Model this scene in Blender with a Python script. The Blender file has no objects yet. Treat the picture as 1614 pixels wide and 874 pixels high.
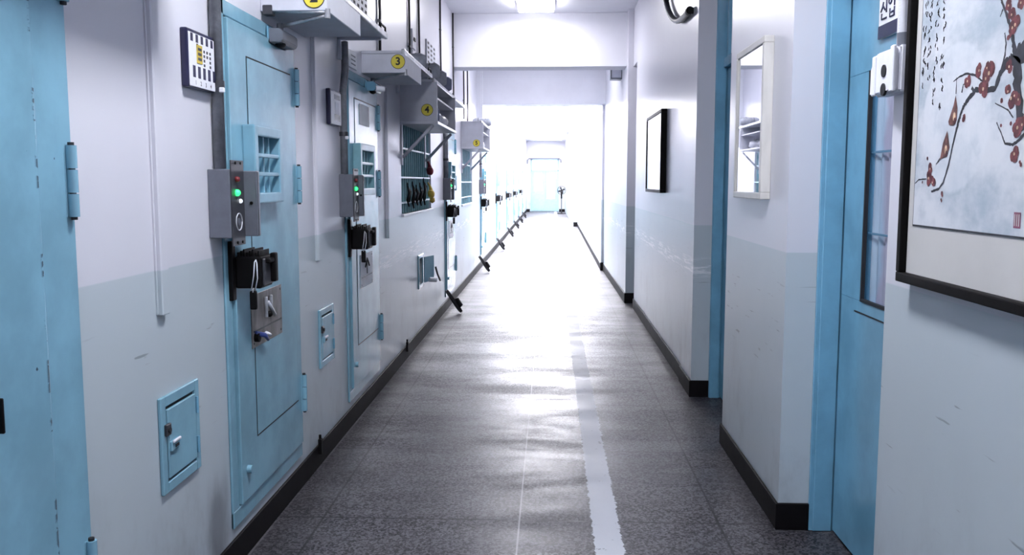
import bpy, bmesh, math, random
from mathutils import Vector, Matrix

random.seed(7)
sc = bpy.context.scene
COL = sc.collection
D = bpy.data

# ------------------------------------------------------------------ colour
def lin(c):
    return tuple(((v / 255) / 12.92 if v / 255 <= .04045 else ((v / 255 + .055) / 1.055) ** 2.4) for v in c)

def rgba(c):
    return (*lin(c), 1)

class NT:
    """Small node helper."""
    def __init__(s, name):
        s.m = D.materials.new(name); s.m.use_nodes = True
        s.t = s.m.node_tree; s.t.nodes.clear()
        s.out = s.n('ShaderNodeOutputMaterial')
    def n(s, t, **k):
        o = s.t.nodes.new(t)
        for a, b in k.items(): setattr(o, a, b)
        return o
    def set(s, sock, v):
        if isinstance(v, bpy.types.NodeSocket): s.t.links.new(v, sock)
        elif v is not None: sock.default_value = v
    def math(s, op, a, b=None, c=None, clamp=False):
        o = s.n('ShaderNodeMath', operation=op, use_clamp=clamp)
        for i, v in enumerate((a, b, c)):
            if v is not None: s.set(o.inputs[i], v)
        return o.outputs[0]
    def mix(s, f, a, b, blend='MIX'):
        o = s.n('ShaderNodeMix', data_type='RGBA', blend_type=blend)
        s.set(o.inputs[0], f); s.set(o.inputs[6], a); s.set(o.inputs[7], b)
        return o.outputs[2]
    def smooth(s, v, lo, hi, a=0., b=1.):
        o = s.n('ShaderNodeMapRange', interpolation_type='SMOOTHSTEP')
        s.set(o.inputs[0], v)
        for i, x in enumerate((lo, hi, a, b)): o.inputs[i + 1].default_value = x
        return o.outputs[0]
    def coords(s):
        tc = s.n('ShaderNodeTexCoord')
        sp = s.n('ShaderNodeSeparateXYZ')
        s.t.links.new(tc.outputs['Object'], sp.inputs[0])
        return tc.outputs['Object'], sp.outputs[0], sp.outputs[1], sp.outputs[2]
    def noise(s, co, scale, detail=4, rough=.55, stretch=None):
        if stretch:
            mp = s.n('ShaderNodeMapping'); s.t.links.new(co, mp.inputs[0]); mp.inputs['Scale'].default_value = stretch
            co = mp.outputs[0]
        o = s.n('ShaderNodeTexNoise'); s.t.links.new(co, o.inputs['Vector'])
        o.inputs['Scale'].default_value = scale; o.inputs['Detail'].default_value = detail; o.inputs['Roughness'].default_value = rough
        return o.outputs[0]
    def bsdf(s, color, rough=.5, metal=0., bump=None, bstr=.2, bdist=.002, emis=None, estr=0., spec=.5, coat=0.):
        b = s.n('ShaderNodeBsdfPrincipled')
        s.set(b.inputs['Base Color'], color); s.set(b.inputs['Roughness'], rough); s.set(b.inputs['Metallic'], metal)
        b.inputs['Specular IOR Level'].default_value = spec
        b.inputs['Coat Weight'].default_value = coat
        if emis is not None:
            s.set(b.inputs['Emission Color'], emis); b.inputs['Emission Strength'].default_value = estr
        if bump is not None:
            u = s.n('ShaderNodeBump'); u.inputs['Strength'].default_value = bstr; u.inputs['Distance'].default_value = bdist
            s.t.links.new(bump, u.inputs['Height']); s.t.links.new(u.outputs[0], b.inputs['Normal'])
        s.t.links.new(b.outputs[0], s.out.inputs[0])
        return b

def pm(name, c, rough=.5, metal=0., var=.07, scale=9., bump=.0, spec=.5, coat=0., stretch=None):
    """Painted / plain surface with a little uneven tone and gloss."""
    k = NT(name); co, x, y, z = k.coords()
    n = k.noise(co, scale, 5, .6, stretch)
    f = k.smooth(n, .3, .7)
    lo = rgba([v * (1 - var) for v in c]); hi = rgba([min(255, v * (1 + var * .6)) for v in c])
    colr = k.mix(f, lo, hi)
    r = k.math('ADD', k.math('MULTIPLY', k.math('SUBTRACT', n, .5), .18), rough, clamp=True)
    if rough > .25: r = k.math('MAXIMUM', r, .285)
    k.bsdf(colr, r, metal, n if bump else None, bump, spec=spec, coat=coat)
    return k.m

def glow(name, c, strength):
    k = NT(name); co, x, y, z = k.coords()
    n = k.noise(co, 3.)
    colr = k.mix(k.smooth(n, .2, .8), rgba([v * .97 for v in c]), rgba(c))
    k.bsdf(colr, .4, emis=colr, estr=strength)
    return k.m

# ------------------------------------------------------------------ materials
def wall_paint(name, split, seed=0., smudge=None):
    k = NT(name); co, x, y, z = k.coords()
    big = k.noise(co, .9, 5, .6); fine = k.noise(co, 14, 5, .6); mid = k.noise(co, 3.2, 5, .6)
    up = k.smooth(z, split - .003, split + .003)
    upper = k.mix(big, rgba((200, 200, 209)), rgba((213, 213, 221)))
    lower = k.mix(big, rgba((172, 183, 190)), rgba((188, 197, 203)))
    c = k.mix(up, lower, upper)
    # blotchy grime near the floor, drawn up to paint in the lower wall's shade
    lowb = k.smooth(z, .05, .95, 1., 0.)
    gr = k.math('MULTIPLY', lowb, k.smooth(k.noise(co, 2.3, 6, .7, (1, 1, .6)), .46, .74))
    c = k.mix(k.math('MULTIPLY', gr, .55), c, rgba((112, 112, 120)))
    # trolley rub: whitish broken streaks at one height along the corridor
    st = k.noise(co, 5, 6, .7, (1, .55, 9))
    band = k.math('MULTIPLY', k.smooth(z, .80, .86), k.smooth(z, .90, .97, 1., 0.))
    rub = k.math('MULTIPLY', band, k.smooth(st, .50, .60))
    rub = k.math('MULTIPLY', rub, k.smooth(y, 4.6, 6.4))
    c = k.mix(k.math('MULTIPLY', rub, .85), c, rgba((242, 242, 246)))
    # short dark scuffs, slanting
    mp = k.n('ShaderNodeMapping'); k.t.links.new(co, mp.inputs[0])
    mp.inputs['Rotation'].default_value = (.22, 0, 0); mp.inputs['Scale'].default_value = (1, 2.2, 26); mp.inputs['Location'].default_value = (seed, seed, seed)
    sn = k.noise(mp.outputs[0], 2.0, 3, .5)
    zz = k.math('MULTIPLY', k.smooth(z, .55, .7), k.smooth(z, .95, 1.1, 1., 0.))
    sc_ = k.math('MULTIPLY', k.smooth(sn, .67, .72), zz)
    c = k.mix(k.math('MULTIPLY', sc_, .6), c, rgba((78, 84, 94)))
    if smudge:
        dy = k.math('DIVIDE', k.math('SUBTRACT', y, smudge[0]), smudge[2]); dz = k.math('DIVIDE', k.math('SUBTRACT', z, smudge[1]), smudge[3])
        dd = k.math('SQRT', k.math('ADD', k.math('MULTIPLY', dy, dy), k.math('MULTIPLY', dz, dz)))
        sm = k.smooth(k.math('ADD', dd, k.math('MULTIPLY', k.math('SUBTRACT', k.noise(co, 5, 5, .6, (1, 1, .4)), .5), 1.5)), .2, 1.05, 1., 0.)
        c = k.mix(k.math('MULTIPLY', sm, .6), c, rgba((70, 68, 76)))
    r = k.math('ADD', .285, k.math('MULTIPLY', mid, .06))
    k.bsdf(c, r, bump=fine, bstr=.06, bdist=.0015, spec=.8)
    return k.m

def left_wall_paint():
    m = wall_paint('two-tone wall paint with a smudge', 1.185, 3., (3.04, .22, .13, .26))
    return m

def blue_paint(name, c, chipline=None, chips=.79):
    k = NT(name); co, x, y, z = k.coords()
    n = k.noise(co, 4, 5, .6); fine = k.noise(co, 60, 3, .5)
    colr = k.mix(k.smooth(n, .3, .7), rgba([v * .93 for v in c]), rgba([min(255, v * 1.04) for v in c]))
    ch = k.smooth(k.noise(co, 21, 3, .6), chips, chips + .02)
    if chipline is not None:
        d = k.math('ABSOLUTE', k.math('SUBTRACT', y, chipline))
        nearb = k.smooth(d, .004, .016, 1., 0.)
        e = k.math('MULTIPLY', nearb, k.smooth(k.noise(co, 9, 4, .7, (1, 1, 1.6)), .53, .58))
        ch = k.math('MAXIMUM', ch, e)
    colr = k.mix(k.math('MULTIPLY', ch, .85), colr, rgba((38, 44, 58)))
    k.bsdf(colr, k.math('ADD', .13, k.math('MULTIPLY', n, .11)), bump=fine, bstr=.05, bdist=.001, spec=.5)
    return k.m

def terrazzo():
    k = NT('polished terrazzo'); co, x, y, z = k.coords()
    v = k.n('ShaderNodeTexVoronoi'); k.t.links.new(co, v.inputs['Vector']); v.inputs['Scale'].default_value = 105
    bw = k.n('ShaderNodeRGBToBW'); k.t.links.new(v.outputs['Color'], bw.inputs[0])
    v2 = k.n('ShaderNodeTexVoronoi'); k.t.links.new(co, v2.inputs['Vector']); v2.inputs['Scale'].default_value = 230
    bw2 = k.n('ShaderNodeRGBToBW'); k.t.links.new(v2.outputs['Color'], bw2.inputs[0])
    chip = k.math('ADD', k.math('MULTIPLY', bw.outputs[0], .65), k.math('MULTIPLY', bw2.outputs[0], .35))
    f = k.smooth(chip, .28, .74)
    c = k.mix(f, rgba((15, 14, 18)), rgba((96, 94, 100)))
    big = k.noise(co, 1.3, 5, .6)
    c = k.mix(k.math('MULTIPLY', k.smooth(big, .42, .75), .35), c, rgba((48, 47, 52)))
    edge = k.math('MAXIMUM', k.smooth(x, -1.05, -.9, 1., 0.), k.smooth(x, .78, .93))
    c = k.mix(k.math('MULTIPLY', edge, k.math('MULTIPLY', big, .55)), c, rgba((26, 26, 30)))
    def line(coord, at, w):
        return k.smooth(k.math('ABSOLUTE', k.math('SUBTRACT', coord, at)), w * .6, w, 1., 0.)
    dark = k.math('MAXIMUM', line(x, -.982, .006), line(x, .724, .006))
    # cross joints every 1.005 m, one at y = 3.70
    yy = k.math('MULTIPLY', k.math('ABSOLUTE', k.math('SUBTRACT', k.math('FRACT', k.math('ADD', k.math('DIVIDE', k.math('SUBTRACT', y, 3.70), 1.005), 20.5)), .5)), 1.005)
    cross = k.smooth(yy, .0035, .007, 1., 0.)
    cn = k.noise(co, 1.1, 2)
    c = k.mix(k.math('MULTIPLY', k.math('MAXIMUM', dark, cross), .85), c, rgba((18, 17, 20)))
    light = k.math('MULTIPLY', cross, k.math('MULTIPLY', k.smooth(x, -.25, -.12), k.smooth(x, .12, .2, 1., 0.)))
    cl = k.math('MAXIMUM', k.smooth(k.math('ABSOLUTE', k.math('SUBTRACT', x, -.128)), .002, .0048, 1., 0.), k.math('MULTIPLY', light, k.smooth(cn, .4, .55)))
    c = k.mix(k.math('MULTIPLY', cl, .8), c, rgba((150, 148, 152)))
    bl = k.smooth(k.math('ABSOLUTE', k.math('SUBTRACT', x, -1.176)), .004, .007, 1., 0.)
    c = k.mix(k.math('MULTIPLY', bl, k.math('MULTIPLY', k.smooth(cn, .35, .6), .55)), c, rgba((112, 110, 114)))
    # worn white guide line
    rag = k.math('MULTIPLY', k.math('SUBTRACT', k.noise(co, 11, 6, .8), .5), .07)
    sx = k.math('ABSOLUTE', k.math('SUBTRACT', k.math('ADD', x, rag), .241))
    stripe = k.smooth(sx, .057, .0595, 1., 0.)
    hole = k.smooth(k.noise(co, 13, 6, .8), .62, .64, 1., 0.)
    stripe = k.math('MULTIPLY', stripe, hole)
    c = k.mix(k.math('MULTIPLY', stripe, .93), c, rgba((190, 192, 199)))
    r = k.math('ADD', .31, k.math('MULTIPLY', k.smooth(k.noise(co, 1.5, 6, .7, (.6, 1.7, 1)), .34, .66), .22))
    r = k.math('ADD', r, k.math('MULTIPLY', stripe, .1))
    k.bsdf(c, r, bump=k.noise(co, 5, 2, .5), bstr=.02, bdist=.002, spec=.16)
    return k.m

def glass_mat(name, tint, gloss_rough=.03, see=.85):
    k = NT(name)
    tr = k.n('ShaderNodeBsdfTransparent'); tr.inputs[0].default_value = rgba(tint)
    gl = k.n('ShaderNodeBsdfGlossy'); gl.inputs['Roughness'].default_value = gloss_rough
    fr = k.n('ShaderNodeFresnel'); fr.inputs[0].default_value = 1.45
    mx = k.n('ShaderNodeMixShader')
    ge = k.n('ShaderNodeNewGeometry')
    k.t.links.new(k.math('MULTIPLY', k.math('MULTIPLY', fr.outputs[0], .6), k.math('SUBTRACT', 1., ge.outputs['Backfacing'])), mx.inputs[0])
    k.t.links.new(tr.outputs[0], mx.inputs[1]); k.t.links.new(gl.outputs[0], mx.inputs[2])
    k.t.links.new(mx.outputs[0], k.out.inputs[0])
    return k.m

def curtain_mat():
    k = NT('pale curtain with pink stripes'); co, x, y, z = k.coords()
    n = k.noise(co, 3, 4, .6, (1, 5, .5))
    c = k.mix(k.smooth(n, .35, .65), rgba((186, 198, 212)), rgba((218, 224, 232)))
    w = k.math('ADD', y, k.math('MULTIPLY', k.math('SUBTRACT', k.noise(co, 2.4, 3), .5), .16))
    pink = k.smooth(k.math('ABSOLUTE', k.math('SUBTRACT', w, .67)), .03, .06, 1., 0.)
    c = k.mix(k.math('MULTIPLY', pink, .55), c, rgba((198, 150, 165)))
    k.bsdf(c, .7)
    return k.m

def art_mat():
    k = NT('ink wash on paper'); co, x, y, z = k.coords()
    n = k.noise(co, 4.5, 6, .6, (1, 1, 1.6)); n2 = k.noise(co, 11, 5, .6)
    c = k.mix(k.smooth(n, .38, .68), rgba((206, 209, 215)), rgba((160, 173, 185)))
    c = k.mix(k.math('MULTIPLY', k.smooth(n2, .5, .75), .4), c, rgba((140, 155, 170)))
    # the pale moon disc behind the branch
    dy = k.math('SUBTRACT', y, -.27); dz = k.math('SUBTRACT', z, .41)
    d = k.math('SQRT', k.math('ADD', k.math('MULTIPLY', dy, dy), k.math('MULTIPLY', dz, dz)))
    moon = k.smooth(k.math('ADD', d, k.math('MULTIPLY', k.math('SUBTRACT', n2, .5), .03)), .165, .178, 1., 0.)
    c = k.mix(k.math('MULTIPLY', moon, .65), c, k.mix(k.smooth(n2, .4, .8), rgba((212, 215, 221)), rgba((186, 195, 205))))
    k.bsdf(c, .55, coat=.25)
    return k.m

M = {}
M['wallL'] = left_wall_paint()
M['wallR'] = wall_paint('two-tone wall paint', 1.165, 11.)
M['ceil'] = pm('white ceiling paint', (226, 227, 234), .6, var=.02, scale=2)
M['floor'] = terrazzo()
M['base'] = pm('black skirting paint', (16, 14, 17), .62, var=.3, scale=7, bump=.1, spec=.12)
M['blue'] = blue_paint('pale blue door paint', (123, 166, 184))
M['blue1'] = blue_paint('chipped pale blue door paint', (119, 162, 182), .73, .74)
M['blueR'] = blue_paint('bright blue door paint', (110, 161, 188))
M['bluedk'] = blue_paint('blue panel paint', (104, 152, 176))
M['gap'] = pm('dark gap', (26, 28, 34), .7, var=.2)
M['grey'] = pm('grey metal casing', (98, 102, 112), .42, var=.05, scale=18)
M['greydk'] = pm('dark grey plate', (50, 51, 57), .4, var=.1, scale=18)
M['steel'] = pm('worn steel', (178, 180, 186), .32, .45, var=.2, scale=14)
M['plate'] = pm('scratched steel plate', (112, 108, 108), .36, .4, var=.35, scale=16, stretch=(1, 1, .4))
M['pipe'] = pm('grey steel conduit', (122, 125, 132), .42, .15, var=.2, scale=12)
M['black'] = pm('black metal', (8, 7, 9), .55, var=.25, scale=20, spec=.15)
M['rubber'] = pm('black rubber', (34, 32, 38), .55, var=.2, scale=20)
M['navy'] = pm('navy plastic', (32, 32, 66), .35, var=.08)
M['white'] = pm('white plastic', (226, 227, 234), .4, var=.03)
M['whitem'] = pm('off white painted metal', (206, 207, 216), .36, var=.04, scale=6)
M['unit'] = pm('pale grey shelf paint', (198, 200, 210), .42, var=.05, scale=5)
M['yellow'] = pm('yellow disc', (212, 196, 66), .5, var=.05)
M['ink'] = pm('black print', (22, 20, 24), .6, var=.1)
M['gold'] = pm('yellow paper label', (190, 168, 72), .6, var=.12)
M['paper'] = pm('white paper', (232, 232, 236), .6, var=.03)
M['led'] = glow('green lamp', (50, 255, 120), 2.6)
M['ledw'] = glow('white lamp', (235, 240, 250), .9)
M['red'] = pm('red cap', (110, 26, 34), .4, var=.1)
M['cream'] = pm('cream painted wood', (206, 204, 200), .4, var=.05, scale=12, stretch=(1, 1, .3))
M['mirror'] = pm('mirror glass', (236, 238, 242), .02, 1., var=.0)
M['frame'] = pm('black lacquer', (9, 7, 8), .55, var=.2, scale=20, spec=.1)
M['mat'] = pm('ivory mount board', (192, 191, 189), .6, var=.03, scale=3)
M['art'] = art_mat()
M['branch'] = pm('dark ink', (46, 48, 56), .6, var=.3, scale=40)
M['petal'] = pm('red ink', (104, 56, 60), .6, var=.3, scale=60)
M['petal2'] = pm('deep red ink', (80, 40, 47), .6, var=.3, scale=60)
M['pistil'] = pm('pale ink', (196, 168, 140), .6, var=.2, scale=60)
M['bird'] = pm('brown ink', (104, 70, 66), .6, var=.4, scale=50)
M['seal'] = pm('seal ink', (128, 74, 96), .6, var=.2, scale=40)
M['glazing'] = glass_mat('clear pane', (238, 244, 248))
M['teal'] = pm('teal window glass', (112, 156, 166), .3, var=.14, scale=3)
M['bar'] = pm('pale teal bar paint', (128, 172, 182), .3, var=.08)
M['cloth'] = pm('grey blue blanket', (124, 132, 156), .9, var=.15, scale=14, bump=.3)
M['cloth2'] = pm('grey blanket', (164, 168, 178), .9, var=.15, scale=14, bump=.3)
M['bag'] = pm('milky plastic bag', (196, 198, 206), .35, var=.18, scale=16, bump=.4)
M['rose'] = pm('dark red cloth', (128, 34, 50), .7, var=.2)
M['amber'] = pm('yellow cloth', (214, 178, 74), .7, var=.2)
M['curtain'] = curtain_mat()
M['cable'] = pm('black corrugated hose', (30, 29, 34), .45, var=.15)
M['hose'] = pm('pale corrugated conduit', (196, 198, 206), .4, var=.06)
M['bluepl'] = pm('blue plastic tag', (44, 62, 128), .4, var=.1)
M['lampN'] = glow('lamp diffuser', (247, 248, 255), 104)
M['lampD'] = glow('added near lamp diffuser', (247, 248, 255), 75)
M['lampM'] = glow('lamp diffuser by the beam', (250, 248, 255), 52)
M['lampF'] = glow('added far lamp diffuser', (252, 250, 255), 70)
M['lampE'] = glow('added end lamp diffuser', (252, 250, 255), 72)
M['enddoor'] = pm('pale blue double door paint', (150, 182, 200), .4, var=.04)
M['endglass'] = glow('glowing door glass', (240, 246, 255), 4)  # panes given a glow of their own

# ------------------------------------------------------------------ mesh helper
ORG = {}

class MB:
    def __init__(s): s.v = []; s.f = []; s.mi = []; s.sm = []; s.mats = []
    def m(s, mat):
        mat = M[mat] if isinstance(mat, str) else mat
        if mat not in s.mats: s.mats.append(mat)
        return s.mats.index(mat)
    def add(s, vs, fs, mat, smooth=False):
        b = len(s.v); i = s.m(mat)
        s.v.extend(tuple(v) for v in vs)
        for f in fs:
            s.f.append(tuple(b + q for q in f)); s.mi.append(i); s.sm.append(smooth)
        return s
    def bm(s, bm, mat, smooth=False):
        bm.verts.index_update()
        s.add([v.co.copy() for v in bm.verts], [[v.index for v in f.verts] for f in bm.faces], mat, smooth)
        bm.free(); return s
    def box(s, x0, x1, y0, y1, z0, z1, mat, bev=0., seg=1, rot=None):
        bm = bmesh.new(); bmesh.ops.create_cube(bm, size=1)
        sx, sy, sz = x1 - x0, y1 - y0, z1 - z0
        for v in bm.verts: v.co = Vector((v.co.x * sx, v.co.y * sy, v.co.z * sz))
        if bev: bmesh.ops.bevel(bm, geom=bm.edges[:], offset=min(bev, .45 * min(abs(sx), abs(sy), abs(sz))), segments=seg, affect='EDGES', profile=.6)
        c = Vector(((x0 + x1) / 2, (y0 + y1) / 2, (z0 + z1) / 2))
        for v in bm.verts:
            if rot: v.co = rot @ v.co
            v.co += c
        return s.bm(bm, mat)
    def cyl(s, p0, p1, r, mat, seg=14, r2=None, smooth=True):
        p0, p1 = Vector(p0), Vector(p1); d = (p1 - p0)
        q = d.to_track_quat('Z', 'Y'); r2 = r if r2 is None else r2
        vs = []
        for p, rr in ((p0, r), (p1, r2)):
            for i in range(seg):
                a = 2 * math.pi * i / seg
                vs.append(p + q @ Vector((rr * math.cos(a), rr * math.sin(a), 0)))
        s.add(vs, [(i, (i + 1) % seg, seg + (i + 1) % seg, seg + i) for i in range(seg)], mat, smooth)
        s.add(vs[:seg], [tuple(range(seg))[::-1]], mat); s.add(vs[seg:], [tuple(range(seg))], mat)
        return s
    def tube(s, pts, r, mat, seg=10, ribs=False):
        pts = [Vector(p) for p in pts]; n = len(pts); vs = []; fs = []
        rs = r if isinstance(r, (list, tuple)) else [r] * n
        ref = Vector((0.31, .17, .93)).normalized()
        for i, p in enumerate(pts):
            t = (pts[min(i + 1, n - 1)] - pts[max(i - 1, 0)]).normalized()
            if abs(t.dot(ref)) > .97: ref = Vector((.9, .3, .1)).normalized()
            a = t.cross(ref).normalized(); b = t.cross(a)
            for j in range(seg):
                g = 2 * math.pi * j / seg
                vs.append(p + (a * math.cos(g) + b * math.sin(g)) * rs[i])
        for i in range(n - 1):
            for j in range(seg):
                fs.append((i * seg + j, i * seg + (j + 1) % seg, (i + 1) * seg + (j + 1) % seg, (i + 1) * seg + j))
        fs.append(tuple(range(seg))[::-1]); fs.append(tuple(range((n - 1) * seg, n * seg)))
        return s.add(vs, fs, mat, True)
    def ball(s, c, r, mat, u=14, v=9, lump=0., seed=0):
        bm = bmesh.new(); bmesh.ops.create_uvsphere(bm, u_segments=u, v_segments=v, radius=1)
        r = (r, r, r) if not isinstance(r, (list, tuple)) else r
        rnd = random.Random(seed)
        for w in bm.verts:
            k = 1 + lump * (rnd.random() - .5)
            w.co = Vector((w.co.x * r[0] * k, w.co.y * r[1] * k, w.co.z * r[2] * k)) + Vector(c)
        return s.bm(bm, mat, True)
    def prism(s, poly, axis, a0, a1, mat, bev=0.):
        """Outline given in the two other axes, extruded along axis."""
        def P(u, v, w): return {'x': (w, u, v), 'y': (u, w, v), 'z': (u, v, w)}[axis]
        bm = bmesh.new(); n = len(poly)
        A = [bm.verts.new(P(u, v, a0)) for u, v in poly]; B = [bm.verts.new(P(u, v, a1)) for u, v in poly]
        bm.faces.new(A[::-1]); bm.faces.new(B)
        for i in range(n): bm.faces.new((A[i], A[(i + 1) % n], B[(i + 1) % n], B[i]))
        bmesh.ops.recalc_face_normals(bm, faces=bm.faces[:])
        if bev: bmesh.ops.bevel(bm, geom=bm.edges[:], offset=bev, segments=2, affect='EDGES')
        return s.bm(bm, mat)
    def disc(s, c, r, axis, t, mat, seg=28):
        c = Vector(c); a = {'x': Vector((1, 0, 0)), 'y': Vector((0, 1, 0)), 'z': Vector((0, 0, 1))}[axis]
        return s.cyl(c - a * t / 2, c + a * t / 2, r, mat, seg)
    def ring(s, c, r, w, axis, mat, seg=28, sx=1., sz=1.):
        c = Vector(c); pts = []
        for i in range(seg + 1):
            g = 2 * math.pi * i / seg; u, v = r * math.cos(g) * sx, r * math.sin(g) * sz
            pts.append(c + Vector({'x': (0, u, v), 'y': (u, 0, v), 'z': (u, v, 0)}[axis]))
        return s.tube(pts, w, mat, 6)
    def text(s, txt, origin, right, height, mat, bold=.02, depth=.0006, align='CENTER'):
        cu = D.curves.new('lettering', 'FONT'); cu.body = txt; cu.size = 1; cu.offset = bold
        cu.extrude = .0; cu.align_x = align; cu.align_y = 'CENTER'
        ob = D.objects.new('lettering', cu); COL.objects.link(ob)
        dg = bpy.context.evaluated_depsgraph_get(); dg.update()
        me = D.meshes.new_from_object(ob.evaluated_get(dg))
        R = Vector(right); U = Vector((0, 0, 1)); N = R.cross(U); O = Vector(origin) + N * depth
        cap = .7
        s.add([O + R * (v.co.x * height / cap) + U * (v.co.y * height / cap) for v in me.vertices], [tuple(p.vertices) for p in me.polygons], mat)
        D.objects.remove(ob); D.curves.remove(cu); D.meshes.remove(me)
        return s
    def build(s, name, parent=None, label=None, origin=None):
        o_ = ORG[parent.name] if parent else Vector(origin or (0, 0, 0))
        me = D.meshes.new(name)
        me.from_pydata([tuple(Vector(v) - o_) for v in s.v], [], s.f)
        for mt in s.mats: me.materials.append(mt)
        me.polygons.foreach_set('material_index', s.mi); me.polygons.foreach_set('use_smooth', s.sm)
        me.update()
        ob = D.objects.new(name, me); COL.objects.link(ob)
        if parent: ob.parent = parent
        else: ob.location = o_
        ORG[ob.name] = Vector(o_)
        if label: ob['label'] = label
        return ob

def tag(o, label=None, cat=None, group=None, kind=None):
    if label: o['label'] = label
    if cat: o['category'] = cat
    if group: o['group'] = group
    if kind: o['kind'] = kind
    return o

def empty(name, loc, label=None, cat=None, group=None, kind=None):
    o = D.objects.new(name, None); COL.objects.link(o); o.location = loc; o.empty_display_size = .05
    ORG[o.name] = Vector(loc)
    return tag(o, label, cat, group, kind)

def dup(root, dloc, name=None, label=None):
    r = root.copy(); COL.objects.link(r); r.location = root.location + Vector(dloc)
    if name: r.name = name
    if label: r['label'] = label
    for ch in list(root.children):
        c = ch.copy(); COL.objects.link(c); c.parent = r
        for g in list(ch.children):
            d = g.copy(); COL.objects.link(d); d.parent = c
    ORG[r.name] = Vector(r.location)
    return r

S = 'structure'
WL = -1.19          # face of the cell wall
WR = .961           # face of the opposite wall
CEIL = 3.46
NEAR, FAR = -4.0, 44.6

# ------------------------------------------------------------------ room shell
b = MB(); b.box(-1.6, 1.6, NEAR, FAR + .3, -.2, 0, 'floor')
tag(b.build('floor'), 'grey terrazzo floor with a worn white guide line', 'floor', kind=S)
b = MB(); b.box(-1.6, 1.6, NEAR, FAR + .3, CEIL, CEIL + .2, 'ceil')
tag(b.build('ceiling'), 'white painted corridor ceiling', 'ceiling', kind=S)

WIN = [(7.08, 8.84, 1.195, 1.93), (11.87, 13.5, 1.15, 1.90)]
HATCH3 = (7.93, 8.20, .52, .77)
b = MB(); y = NEAR
for (y0, y1, z0, z1) in WIN:
    b.box(-1.6, WL, y, y0, 0, CEIL, 'wallL')
    if y0 < HATCH3[0] < y1:
        h0, h1, k0, k1 = HATCH3
        b.box(-1.6, WL, y0, y1, 0, k0, 'wallL')
        b.box(-1.6, WL, y0, h0, k0, k1, 'wallL'); b.box(-1.6, WL, h1, y1, k0, k1, 'wallL')
        b.box(-1.6, WL, y0, y1, k1, z0, 'wallL')
        b.box(-1.6, -1.5, h0, h1, k0, k1, 'gap')
    else:
        b.box(-1.6, WL, y0, y1, 0, z0, 'wallL')
    b.box(-1.6, WL, y0, y1, z1, CEIL, 'wallL')
    y = y1
b.box(-1.6, WL, y, FAR, 0, CEIL, 'wallL')
tag(b.build('wall_left'), 'long two-tone wall of numbered cell doors', 'wall', kind=S)

b = MB()
b.box(WR, 1.6, NEAR, 2.575, 0, CEIL, 'wallR')
b.box(WR, 1.6, 2.575, 3.655, 2.38, CEIL, 'wallR')
b.box(WR, 1.6, 3.655, 4.885, 0, CEIL, 'wallR')
b.box(WR, 1.6, 4.885, 5.975, 2.95, CEIL, 'wallR')
b.box(WR - .004, 1.6, 5.975, 6.46, 0, CEIL, 'wallR')
b.box(WR + .006, 1.6, 6.46, 10.25, 0, CEIL, 'wallR')
b.box(WR + .006, 1.6, 10.25, 10.69, 2.80, CEIL, 'wallR')
b.box(1.3, 1.6, 10.25, 10.69, 0, 2.80, 'wallR')
b.prism([(.905, 10.69), (.875, 14.66), (1.6, 14.66), (1.6, 10.69)], 'z', 0, CEIL, 'wallR')
b.prism([(.833, 14.66), (.885, 29.4), (1.6, 29.4), (1.6, 14.66)], 'z', 0, CEIL, 'wallR')
b.prism([(.76, 29.4), (.70, FAR), (1.6, FAR), (1.6, 29.4)], 'z', 0, CEIL, 'wallR')
b.box(WR, WR + .2, 3.656, 3.70, 0, .01, 'wallR')
tag(b.build('wall_right'), 'two-tone wall with door recesses, mirror and pictures', 'wall', kind=S)

b = MB(); b.box(-1.6, 1.6, FAR, FAR + .3, 0, CEIL, 'wallL')
tag(b.build('wall_back'), 'white wall closing the far end of the corridor', 'wall', kind=S)
b = MB(); b.box(-1.6, 1.6, NEAR - .3, NEAR, 0, CEIL, 'wallL')
tag(b.build('wall_front'), 'plain wall behind the viewer', 'wall', kind=S)

b = MB(); b.box(WL, WR + .006, 10.9, 11.25, 2.83, CEIL, 'ceil', .004)
tag(b.build('trim_1'), 'white ceiling beam lit by the square lamp', 'beam', kind=S)
b = MB(); b.box(WL, .88, 14.5, 14.85, 2.695, CEIL, 'ceil', .004)
tag(b.build('trim_2'), 'second lower ceiling beam behind the first', 'beam', kind=S)
b = MB()
b.box(-1.125, -1.10, 14.46, 14.50, 2.2, CEIL, 'ceil'); b.box(WL, -1.125, 14.44, 14.50, 2.0, CEIL, 'ceil')
tag(b.build('trim_3'), 'narrow white casing under the second beam', 'trim', kind=S)

# skirting
bh = .113
b = MB()
for y0, y1 in ((NEAR, FAR),):
    b.box(WL, WL + .012, y0, y1, 0, bh, 'base', .003)
tag(b.build('baseboard_left'), 'black skirting under the cell doors', 'skirting', kind=S)
b = MB()
def skirt(x, y0, y1): b.box(x - .012, x, y0, y1, 0, bh, 'base', .003)
skirt(WR, NEAR, 2.575); skirt(WR, 3.645, 4.895)
b.box(WR - .012, WR + .125, 3.640, 3.655, 0, bh, 'base', .002)
skirt(WR - .004, 5.965, 6.46); b.box(WR - .016, WR + .13, 5.962, 5.975, 0, bh, 'base', .002)
skirt(WR + .006, 6.46, 10.25)
b.box(.893, 1.3, 10.676, 10.69, 0, bh + .01, 'base', .002)
b.prism([(.893, 10.69), (.863, 14.66), (.875, 14.66), (.905, 10.69)], 'z', 0, bh, 'base')
b.box(.821, .885, 14.646, 14.66, 0, .135, 'base', .002)
b.prism([(.826, 14.66), (.878, 29.4), (.885, 29.4), (.833, 14.66)], 'z', 0, .1, 'base')
b.box(.752, .885, 29.36, 29.40, 0, .14, 'base', .002)
b.box(-1.19, -1.02, 43.9, 43.94, 0, .14, 'base'); b.box(.42, .70, 43.9, 43.94, 0, .14, 'base')
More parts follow.
